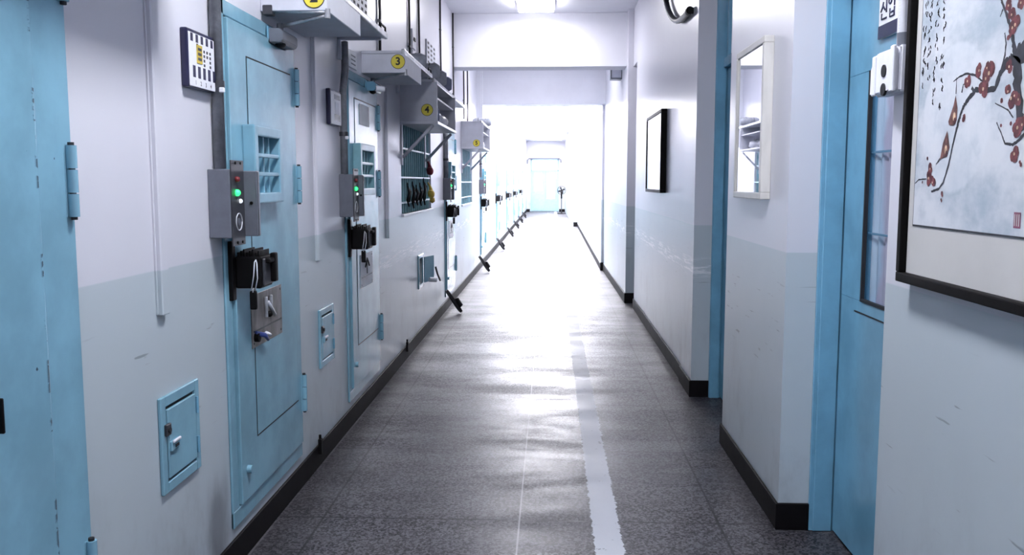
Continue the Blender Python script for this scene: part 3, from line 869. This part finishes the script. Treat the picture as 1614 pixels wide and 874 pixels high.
# things hung on the bars of the first window
for i, (yy, zt, l) in enumerate(((7.36, 1.42, .17), (7.62, 1.43, .20), (7.84, 1.40, .15), (8.06, 1.42, .18), (8.30, 1.46, .22))):
    b = MB(); x = WL + .004; rnd = random.Random(i)
    b.tube([(x, yy, zt), (x + .012, yy + .02, zt - l * .35), (x, yy - .01, zt - l * .7), (x + .006, yy + .03, zt - l)], [.007, .013, .010, .007], 'black', 8)
    b.tube([(x, yy, zt), (x + .014, yy + .07, zt - .05), (x + .004, yy + .06, zt - l * .8)], [.005, .009, .006], 'black', 8)
    b.ring((x, yy, zt + .012), .014, .004, 'x', 'black', 12)
    tag(b.build('hanging_strap', origin=(x, yy, zt - l)), '%s of the black straps hung on the window bars, counting away' % ('first', 'second', 'third', 'fourth', 'last')[i], 'strap', 'black straps on the window bars')
for nm, yy, zz, mt, lab in (('cloth_bundle', 8.55, 1.56, 'rose', 'dark red cloth bundle hanging at the end of the window bars'), ('cloth_bundle', 8.62, 1.34, 'amber', 'yellow cloth bundle hanging low on the window bars')):
    b = MB(); b.ball((WL + .03, yy, zz), (.034, .045, .042), mt, 12, 9, .25, 4); b.tube([(WL + .0, yy, zz + .11), (WL + .02, yy, zz + .07), (WL + .03, yy, zz + .03)], [.006, .012, .02], mt, 8)
    if mt == 'amber': b.ball((WL + .035, yy + .05, zz - .06), (.026, .038, .03), mt, 12, 8, .25, 5)
    tag(b.build(nm, origin=(WL, yy, zz - .06)), lab, 'cloth bundle')

# ------------------------------------------------------------------ slippers leaning on the wall foot
def slipper(y, label):
    t = empty('slipper', (-1.0, y, 0), label, 'slipper', 'black slippers propped along the wall')
    # built flat (length along +Z of its own, toe down), then leaned against the skirting
    L = .31; a = math.atan2(.165, .245)
    def T(u, v, w):   # u along sole, v across, w off the sole
        return Vector((-1.178 + .022 + (L - u) * 0 + (.165) * (1 - u / L) + w * math.cos(a), y + v, .010 + .245 * u / L + w * math.sin(a)))
    n = 20; vs = []; fs = []
    prof = [(0.0, .030), (.03, .046), (.08, .053), (.15, .045), (.22, .040), (.28, .036), (.31, .022)]
    out = [(u, w) for u, w in prof] + [(u, -w) for u, w in reversed(prof)]
    m = len(out)
    for w in (0, .028): vs += [T(u, v, w) for u, v in out]
    fs = [tuple(range(m))[::-1], tuple(range(m, 2 * m))] + [(i, (i + 1) % m, m + (i + 1) % m, m + i) for i in range(m)]
    q = MB(); q.add(vs, fs, 'rubber'); q.build('sole', t)
    q = MB(); vs = []; k = 9
    for u in (.06, .10, .15):
        for i in range(k):
            g = math.pi * i / (k - 1); vs.append(T(u, .054 * math.cos(g), .018 + .055 * math.sin(g)))
    fs = [(r * k + i, r * k + i + 1, (r + 1) * k + i + 1, (r + 1) * k + i) for r in range(2) for i in range(k - 1)]
    q.add(vs, fs, 'black', True)
    vs2 = [v + Vector((.004, 0, .004)) for v in vs]
    q.add(vs2, fs, 'black', True); q.build('strap', t)
    return t
sl = slipper(9.76, 'black slipper propped on the skirting before the far door, largest in view')
sl.rotation_euler.z = .42; sl.location.x -= .012
for w, yy in (('second', 14.3), ('third', 19.0), ('fourth', 23.6), ('fifth', 27.8), ('sixth', 31.7), ('last', 36.0)):
    dup(sl, (0, yy - 9.76, 0), label='%s black slipper of the row along the wall, counting away' % w)

# ------------------------------------------------------------------ blue doors in the recesses opposite
t = empty('door_11', (1.178, 2.6, 0), 'bright blue door with a curtained pane in the nearest recess', 'door', kind=S)
q = MB()
q.box(1.085, 1.24, 3.640, 3.655, 0, 2.38, 'blueR', .002); q.box(1.10, 1.178, 3.632, 3.642, 0.0, 2.38, 'blueR', .003)
q.box(1.10, 1.24, 2.575, 2.60, 0, 2.38, 'blueR', .002); q.box(1.10, 1.24, 2.60, 3.64, 2.33, 2.38, 'blueR', .002)
q.box(1.226, 1.26, 2.6, 3.64, 0, 2.34, 'gap')
q.build('door_frame', t)
xl = 1.178; ya, yb, za, zb = 2.66, 3.40, 1.0, 1.86
q = MB()
q.box(xl, xl + .045, 2.61, 3.622, .012, za, 'blueR', .002); q.box(xl, xl + .045, 2.61, 3.622, zb, 2.325, 'blueR', .002)
q.box(xl, xl + .045, 2.61, ya, za, zb, 'blueR', .002); q.box(xl, xl + .045, yb, 3.622, za, zb, 'blueR', .002)
q.box(xl - .002, xl + .0, 2.7, 3.46, za - .046, za - .041, 'gap')
q.build('door_leaf', t)
q = MB(); e = .012
for (p0, p1, r0, r1) in ((ya, yb, za, za + e), (ya, yb, zb - e, zb), (ya, ya + e, za, zb), (yb - e, yb, za, zb)): q.box(xl - .004, xl + .010, p0, p1, r0, r1, 'gap', .001)
q.build('pane_bead', t)
MB().box(xl + .010, xl + .014, ya, yb, za, zb, 'glazing').build('glass_pane', t)
q = MB(); vs = []; n = 60
for i in range(n + 1):
    yy = ya + (yb - ya) * i / n; xx = xl + .034 + .006 * math.sin(i * 1.15)
    vs += [(xx, yy, za), (xx, yy, zb)]
q.add(vs, [(2 * i, 2 * i + 2, 2 * i + 3, 2 * i + 1) for i in range(n)], 'curtain', True)
# curtain: pink stripes
cu = q.build('curtain', t, 'pale blue curtain with a pink stripe')
for zz in (1.26, 1.56): MB().box(xl + .016, xl + .022, ya, yb, zz - .004, zz + .004, 'bluedk', .001).build('glazing_bar', t)

t = empty('door_sign', (1.16, 3.0, 1.945), 'white sign with Korean letters over a navy band, on the blue door', 'sign')
x = xl - .012
q = MB(); q.box(x, xl, 3.10, 3.30, 1.955, 2.16, 'paper', .002); q.build('sign_plate', t)
q = MB(); q.box(x - .0015, x, 3.10, 3.30, 1.955, 2.0, 'navy', .0003); q.build('navy_band', t, 'navy band')
q = MB(); o = x - .0008
def stroke(pts, w=.0034): q.tube([(o, 3.295 - .165 * u, 2.008 + .088 * v) for u, v in pts], w, 'navy', 6)
# the two syllables of the sign
stroke([(.24, .80), (.20, .60), (.10, .45)]); stroke([(.22, .66), (.30, .52), (.34, .46)]); stroke([(.42, .86), (.42, .34)]); stroke([(.16, .36), (.16, .14), (.44, .14)])
stroke([(.62 + .075 * math.cos(g * .5236), .72 + .12 * math.sin(g * .5236)) for g in range(13)]); stroke([(.86, .90), (.86, .46)])
stroke([(.62, .42), (.62, .10), (.86, .10), (.86, .42)]); stroke([(.62, .26), (.86, .26)])
q.build('lettering', t, 'navy Korean letters')

t = empty('door_12', (1.17, 4.95, 0), 'blue door with a transom in the second recess', 'door', kind=S)
q = MB()
q.box(1.075, 1.25, 5.955, 5.975, 0, 2.95, 'blueR', .002); q.box(1.078, 1.14, 5.942, 5.957, 0, 2.95, 'blueR', .002)
q.box(1.10, 1.25, 4.886, 4.91, 0, 2.95, 'blueR', .002); q.box(1.10, 1.25, 4.91, 5.955, 2.90, 2.95, 'blueR', .002)
q.box(1.12, 1.25, 4.91, 5.942, 2.19, 2.25, 'blueR', .003); q.box(1.23, 1.26, 4.91, 5.955, 0, 2.92, 'gap')
q.box(1.13, 1.2, 5.86, 5.90, 2.25, 2.90, 'blueR', .003)
q.build('door_frame', t)
MB().box(1.145, 1.205, 4.92, 5.94, .012, 2.185, 'blueR', .003).build('door_leaf', t)
MB().box(1.15, 1.165, 4.92, 5.94, 2.26, 2.895, 'white', .001).build('transom_pane', t, 'pale transom pane')
MB().cyl((1.15, 5.03, 1.0), (1.10, 5.03, 1.0), .022, 'steel', 14).build('handle', t)

# ------------------------------------------------------------------ sensor box by the nearest door, with its hose
t = empty('junction_box', (WR, 2.43, 1.69), 'white plastic box with two round holes at the blue door edge', 'junction box')
q = MB(); X0 = WR - .052
q.prism([(2.435, 1.690), (2.612, 1.690), (2.645, 1.72), (2.645, 1.775), (2.61, 1.812), (2.435, 1.812)], 'x', X0 + .012, WR + .0, 'white', .005)
q.prism([(2.447, 1.694), (2.622, 1.694), (2.622, 1.768), (2.585, 1.806), (2.447, 1.806)], 'x', X0, X0 + .014, 'white', .004)
q.box(X0 - .006, X0 + .004, 2.44, 2.462, 1.69, 1.812, 'white', .003); q.box(X0 - .006, X0 + .004, 2.575, 2.595, 1.69, 1.80, 'white', .003)
q.build('casing', t)
for zz in (1.752, 1.702):
    q = MB(); q.cyl((X0 - .003, 2.515, zz), (X0 + .004, 2.515, zz), .017, 'gap', 18); q.build('round_hole', t)
t2 = empty('flexible_conduit', (WR - .025, 2.455, 1.812), 'pale ribbed conduit rising from the white box', 'conduit')
q = MB(); n = 220; pts = [(WR - .024, 2.462 + .012 * math.sin(i * .02), 1.836 + i * .0042) for i in range(n)]
q.tube(pts, [.0135 if i % 2 else .0105 for i in range(n)], 'hose', 12); q.build('ribbed_hose', t2)
q = MB(); q.cyl((WR - .024, 2.462, 1.813), (WR - .024, 2.462, 1.845), .017, 'grey', 12); q.build('gland', t2)

# ------------------------------------------------------------------ framed blossom picture
PY0, PY1, PZ0, PZ1 = 1.36, 2.405, 1.188, 2.36
t = empty('framed_painting', (WR, PY1, PZ0), 'large black framed ink painting of red blossom branches and birds', 'painting')
fx0, fx1 = WR - .040, WR - .004; fw = .026
q = MB()
q.box(fx0, fx1, PY0, PY1, PZ0, PZ0 + fw, 'frame', .004, 2); q.box(fx0, fx1, PY0, PY1, PZ1 - fw, PZ1, 'frame', .004, 2)
q.box(fx0, fx1, PY0, PY0 + fw, PZ0 + fw, PZ1 - fw, 'frame', .004, 2); q.box(fx0, fx1, PY1 - fw, PY1, PZ0 + fw, PZ1 - fw, 'frame', .004, 2)
q.build('frame', t)
mx = WR - .022
MB().box(mx, WR - .006, PY0 + fw * .5, PY1 - fw * .5, PZ0 + fw * .5, PZ1 - fw * .5, 'mat').build('mount', t, 'ivory mount')
AX = mx - .0022
q = MB(); q.box(AX, mx - .0002, 1.44, 2.343, 1.342, 2.22, 'art'); q.box(AX + .0004, mx, 1.436, 2.3465, 1.338, 2.224, 'branch')
def flat(pts, mat, dx=.0004):
    q.add([(AX - dx, a, c) for a, c in pts], [tuple(range(len(pts)))], mat)
def brush(pts, ws, mat, dx=.0005, rough=.25, seed=0):
    rnd = random.Random(seed); P = [Vector((0, a, c)) for a, c in pts]; fine = []
    for i in range(len(P) - 1):
        k = 6
        for j in range(k): f = j / k; fine.append((P[i].lerp(P[i + 1], f), ws[i] * (1 - f) + ws[i + 1] * f))
    fine.append((P[-1], ws[-1])); vs = []
    for i, (p, w) in enumerate(fine):
        d = (fine[min(i + 1, len(fine) - 1)][0] - fine[max(i - 1, 0)][0]).normalized(); nn = Vector((0, -d.z, d.y))
        a = w * .62 * (1 + rough * (rnd.random() - .5) * 2); c = w * .62 * (1 + rough * (rnd.random() - .5) * 2)
        for s_ in (p + nn * a, p - nn * c): vs.append((AX - dx, s_.y, s_.z))
    q.add(vs, [(2 * i, 2 * i + 1, 2 * i + 3, 2 * i + 2) for i in range(len(fine) - 1)], mat)
BRANCHES = [
 ([(1.46, 1.60), (1.6, 1.66), (1.72, 1.69), (1.851, 1.697), (1.886, 1.699), (1.906, 1.694), (1.931, 1.676), (1.949, 1.646), (1.989, 1.647), (2.037, 1.652), (2.078, 1.63), (2.095, 1.617), (2.109, 1.595), (2.122, 1.568), (2.137, 1.53), (2.155, 1.485), (2.176, 1.449), (2.199, 1.434), (2.241, 1.427)], [.05, .046, .036, .022, .02, .017, .012, .009, .009, .010, .009, .008, .008, .007, .006, .006, .005, .005, .004]),
 ([(2.0, 1.93), (1.95, 1.839), (1.94, 1.821), (1.918, 1.793), (1.892, 1.752), (1.881, 1.722), (1.87, 1.695)], [.004, .005, .006, .007, .008, .012, .016]),
 ([(1.922, 1.757), (1.914, 1.735), (1.916, 1.711), (1.931, 1.676)], [.003, .004, .005, .005]),
 ([(1.935, 1.807), (1.945, 1.793)], [.005, .002]),
 ([(2.149, 1.683), (2.123, 1.69), (2.085, 1.694), (2.041, 1.685), (2.009, 1.669), (1.983, 1.646)], [.002, .003, .004, .004, .004, .004]),
 ([(2.103, 1.653), (2.098, 1.67), (2.089, 1.672)], [.004, .003, .002]),
 ([(2.056, 1.66), (2.042, 1.647)], [.007, .007]),
 ([(1.946, 1.616), (1.89, 1.597), (1.867, 1.58)], [.002, .003, .003]),
 ([(1.935, 1.575), (1.914, 1.553), (1.895, 1.529), (1.862, 1.526), (1.839, 1.534), (1.80, 1.56)], [.003, .003, .004, .005, .005, .006]),
 ([(2.34, 1.447), (2.318, 1.457), (2.272, 1.458)], [.002, .003, .002]),
 ([(1.848, 1.712), (1.866, 1.702), (1.86, 1.652), (1.843, 1.585), (1.833, 1.55)], [.03, .028, .024, .022, .02]),
 ([(2.16, 1.52), (2.199, 1.507), (2.221, 1.493)], [.006, .004, .002]),
 ([(2.133, 1.691), (2.132, 1.653)], [.0015, .003]),
 ([(1.86, 1.70), (1.74, 1.80), (1.62, 1.95), (1.56, 2.1)], [.02, .016, .012, .008]),
]
for i, (p_, w_) in enumerate(BRANCHES): brush(p_, w_, 'branch', .0004 + .00001 * i, .3, i)
BL = [(1.912, 1.81, .012), (1.863, 1.806, .012), (1.897, 1.789, .013), (1.881, 1.766, .018), (1.891, 1.762, .014), (1.902, 1.746, .008), (2.077, 1.676, .014), (2.024, 1.693, .014), (1.979, 1.682, .022), (1.992, 1.672, .016), (2.001, 1.651, .018), (1.989, 1.694, .012), (1.895, 1.685, .014), (1.894, 1.635, .012), (1.88, 1.62, .018), (1.867, 1.624, .012), (1.921, 1.617, .007), (1.851, 1.615, .012), (2.252, 1.483, .012), (2.259, 1.46, .016), (2.235, 1.449, .014), (2.271, 1.506, .006), (2.181, 1.42, .008), (2.179, 1.409, .006), (2.083, 1.593, .009), (1.848, 1.559, .018), (1.854, 1.507, .016), (1.831, 1.564, .014), (1.914, 1.57, .006), (1.877, 1.567, .006), (2.296, 1.451, .004), (1.828, 1.488, .007),
      (1.76, 1.74, .018), (1.70, 1.80, .016), (1.66, 1.70, .02), (1.58, 1.68, .018), (1.62, 1.88, .014), (1.78, 1.84, .012)]
rnd = random.Random(5)
for i, (a, c, r) in enumerate(BL):
    for k in range(5 if r > .009 else 2):
        g = rnd.random() * 6.28; pr = r * (.55 + .25 * rnd.random())
        ca, cc = a + r * .5 * math.cos(g), c + r * .5 * math.sin(g)
        flat([(ca + pr * (1 + .2 * (rnd.random() - .5)) * math.cos(h * .6283), cc + pr * (1 + .2 * (rnd.random() - .5)) * math.sin(h * .6283)) for h in range(10)], 'petal' if rnd.random() < .6 else 'petal2', .0007 + .00001 * i + .000002 * k)
    if r > .011:
        flat([(a + r * .22 * math.cos(h * .785), c + r * .22 * math.sin(h * .785)) for h in range(8)], 'pistil', .0012)
for bd in ([(2.132, 1.65), (2.14, 1.629), (2.151, 1.612), (2.164, 1.592), (2.159, 1.584), (2.135, 1.581), (2.121, 1.592), (2.12, 1.62)], [(2.167, 1.571), (2.187, 1.543), (2.196, 1.514), (2.199, 1.505), (2.166, 1.51), (2.151, 1.531), (2.16, 1.556)]):
    flat(bd, 'bird', .0010)
    cy_ = sum(p_[0] for p_ in bd) / len(bd); cz_ = sum(p_[1] for p_ in bd) / len(bd)
    flat([(cy_ - .006 + .007 * math.cos(h * .785), cz_ - .006 + .011 * math.sin(h * .785)) for h in range(8)], 'pistil', .0012)
    flat([(cy_ - .010 + .006 * math.cos(h * .785), cz_ - .016 + .008 * math.sin(h * .785)) for h in range(8)], 'petal2', .0013)
# brush calligraphy in four columns: loose illegible strokes
for ci, (yc, zlow) in enumerate(((2.322, 1.70), (2.292, 1.695), (2.252, 1.645), (2.214, 1.648))):
    z = 2.16
    while z > zlow:
        h = .012 + rnd.random() * .012
        for k in range(2 + int(rnd.random() * 2)):
            a0 = yc + (rnd.random() - .5) * .016; c0 = z - rnd.random() * h
            brush([(a0, c0), (a0 + (rnd.random() - .5) * .012, c0 - h * .3), (a0 + (rnd.random() - .5) * .014, c0 - h * (.5 + .3 * rnd.random()))], [.0022, .0042, .0016], 'ink' if rnd.random() < .8 else 'branch', .0006, .3, int(rnd.random() * 999))
        z -= h * 1.55
flat([(1.842, 1.358), (1.815, 1.358), (1.815, 1.390), (1.842, 1.390)], 'seal', .0006)
for k in range(3): flat([(1.839 - k * .008, 1.362), (1.836 - k * .008, 1.362), (1.836 - k * .008, 1.386), (1.839 - k * .008, 1.386)], 'mat', .0008)
art = q.build('artwork', t, 'ink and red blossom on pale paper', )
# object coordinates of the paper start at the corner of the frame

# ------------------------------------------------------------------ mirror and small picture
def wall_frame(name, y0, y1, z0, z1, dep, fw, fmat, face, label, cat, lean=0., wall=WR):
    t = empty(name, (wall, y1, z0), label, cat)
    q = MB(); xa = wall - dep; xb = wall
    q.box(xa, xb, y0, y1, z0, z0 + fw, fmat, .004, 2); q.box(xa, xb, y0, y1, z1 - fw, z1, fmat, .004, 2)
    q.box(xa, xb, y0, y0 + fw, z0 + fw, z1 - fw, fmat, .004, 2); q.box(xa, xb, y1 - fw, y1, z0 + fw, z1 - fw, fmat, .004, 2)
    q.build('frame', t)
    MB().box(xa + .008, xb - .004, y0 + fw * .7, y1 - fw * .7, z0 + fw * .7, z1 - fw * .7, face).build('mirror_glass' if face == 'mirror' else 'glazed_picture', t)
    return t
wall_frame('wall_mirror', 3.955, 4.53, 1.375, 2.08, .045, .030, 'cream', 'mirror', 'cream framed mirror hanging on the pillar between the blue doors', 'mirror')
M['glossy'] = pm('glare white glazing', (232, 234, 240), .04, var=.02, coat=1.)  # white base paints in the glare mirrored by the glazing
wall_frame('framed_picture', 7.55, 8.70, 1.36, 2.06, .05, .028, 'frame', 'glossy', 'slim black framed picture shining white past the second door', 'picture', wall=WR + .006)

# curved black hose at the top of the second pillar
b = MB(); ctrl = [(6.22, 2.60), (6.5, 2.605), (6.85, 2.65), (7.2, 2.76), (7.45, 2.90), (7.58, 3.06), (7.62, 3.24), (7.62, CEIL)]
pts = []
for i in range(len(ctrl) - 1):
    p0, p1, p2, p3 = ctrl[max(i - 1, 0)], ctrl[i], ctrl[i + 1], ctrl[min(i + 2, len(ctrl) - 1)]
    for j in range(8):
        f = j / 8
        pts.append((WR - .030, *[.5 * (2 * p1[k] + (p2[k] - p0[k]) * f + (2 * p0[k] - 5 * p1[k] + 4 * p2[k] - p3[k]) * f * f + (3 * p1[k] - p0[k] - 3 * p2[k] + p3[k]) * f ** 3) for k in (0, 1)]))
pts.append((WR - .030, *ctrl[-1]))
b.tube(pts, [.023 if i % 2 else .0205 for i in range(len(pts))], 'cable', 12)
b.cyl((WR - .030, 6.18, 2.60), (WR - .030, 6.23, 2.60), .027, 'black', 14); b.cyl((WR - .004, 6.20, 2.60), (WR - .03, 6.20, 2.60), .022, 'black', 12)
tag(b.build('black_hose', origin=(WR, 6.2, 2.60)), 'thick black hose curving up the wall near the ceiling', 'hose')

# loudspeaker box beyond the first beam
t = empty('wall_speaker', (.88, 11.6, 2.76), 'small grey loudspeaker box hung beyond the first beam', 'speaker')
MB().box(.755, .905, 11.55, 11.75, 2.755, 2.925, 'grey', .006, 2).build('casing', t)
MB().box(.77, .89, 11.542, 11.55, 2.77, 2.91, 'unit', .002).build('grille', t)

# ------------------------------------------------------------------ far end
t = empty('door_13', (-.31, FAR, 0), 'pale blue double door closing the far end', 'double door', kind=S)
q = MB(); X0, X1 = -1.0, .40
q.box(X0, X0 + .07, FAR - .06, FAR, 0, 2.6, 'enddoor', .004); q.box(X1 - .07, X1, FAR - .06, FAR, 0, 2.6, 'enddoor', .004)
q.box(X0, X1, FAR - .06, FAR, 2.53, 2.6, 'enddoor', .004); q.box(X0, X1, FAR - .06, FAR, 2.0, 2.05, 'enddoor', .004)
q.build('door_frame', t)
for a, c in ((X0 + .07, -.305), (-.295, X1 - .07)):
    q = MB(); q.box(a, c, FAR - .05, FAR - .012, .02, 2.0, 'enddoor', .004); l = q.build('door_leaf', t)
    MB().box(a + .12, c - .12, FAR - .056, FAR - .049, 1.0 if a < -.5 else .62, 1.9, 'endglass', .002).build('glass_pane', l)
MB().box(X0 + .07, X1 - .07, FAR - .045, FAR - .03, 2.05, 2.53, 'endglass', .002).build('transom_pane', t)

b = MB(); r = .05; b.tube([(-1.14, 43.8, 2.35), (-1.14, 43.8, 2.52), (-1.06, 43.8, 2.60), (-.2, 43.8, 2.60), (.40, 43.8, 2.60), (.49, 43.8, 2.53), (.49, 43.8, 2.40)], .028, 'grey', 10)
for xx in (-1.0, .35): b.box(xx - .02, xx + .02, 43.8, FAR, 2.585, 2.615, 'grey', .003)
tag(b.build('curtain_rail', origin=(-.31, 43.8, 2.6)), 'thin grey rail bent over the far double door', 'rail')

t = empty('standing_fan', (.50, 41.2, 0), 'dark standing fan before the far double door', 'fan')
fx, fy = .50, 41.2
q = MB(); q.cyl((fx, fy, 0), (fx, fy, .035), .21, 'black', 24, .19); q.cyl((fx, fy, .035), (fx, fy, .07), .06, 'black', 16, .03); q.build('base', t)
MB().cyl((fx, fy, .06), (fx, fy, .98), .020, 'greydk', 12).build('pole', t)
q = MB(); q.cyl((fx, fy - .05, 1.05), (fx, fy + .14, 1.05), .075, 'black', 16, .05); q.box(fx - .04, fx + .04, fy - .04, fy + .06, .70, 1.0, 'black', .01); q.build('motor', t)
q = MB(); c_ = (fx, fy - .10, 1.08)
for rr in (.05, .12, .19): q.ring(c_, rr, .013 if rr > .15 else .007, 'y', 'black', 28)
for i in range(16):
    g = i * math.pi / 8; q.tube([(fx + .03 * math.cos(g), fy - .13, 1.08 + .03 * math.sin(g)), (fx + .19 * math.cos(g), fy - .10, 1.08 + .19 * math.sin(g))], .004, 'greydk', 5)
q.build('cage', t)
for i in range(4):
    g0 = i * math.pi / 2 + .4
    q = MB(); pts = [(.03, -.35), (.10, -.42), (.165, -.25), (.17, .15), (.10, .3), (.03, .3)]
    P = [(fx + r_ * math.cos(g0 + a_), fy - .09 + .02 * a_, 1.08 + r_ * math.sin(g0 + a_)) for r_, a_ in pts]
    P2 = [(x_, y_ + .006, z_) for x_, y_, z_ in P]
    q.add(P + P2, [tuple(range(6)), tuple(range(6, 12))[::-1]] + [(k, (k + 1) % 6, 6 + (k + 1) % 6, 6 + k) for k in range(6)], 'black'); q.build('blade', t)

# ------------------------------------------------------------------ world, camera, colour management
w = D.worlds.new('dim surround'); sc.world = w; w.use_nodes = True
bg = w.node_tree.nodes.get('Background'); bg.inputs[0].default_value = (.6, .65, .8, 1); bg.inputs[1].default_value = .05

F = 1400.; th = math.atan(150 / F); al = math.atan(61 / F * math.cos(th))
cam = D.cameras.new('camera'); co = D.objects.new('camera', cam); COL.objects.link(co)
co.location = (0, 0, 1.45); co.rotation_euler = (math.pi / 2 - th, 0, al)
cam.sensor_fit = 'HORIZONTAL'; cam.sensor_width = 36; cam.lens = 36 * F / 1614; cam.clip_start = .02; cam.clip_end = 200
sc.camera = co

vs = sc.view_settings
vs.view_transform = 'Standard'; vs.look = 'None'; vs.gamma = 1; vs.use_curve_mapping = False; vs.exposure = 0.0
sc.cycles.use_denoising = True
sc.cycles.max_bounces = 8; sc.cycles.diffuse_bounces = 5; sc.cycles.glossy_bounces = 5
sc.cycles.sample_clamp_indirect = 8
sc.cycles.caustics_reflective = False; sc.cycles.caustics_refractive = False
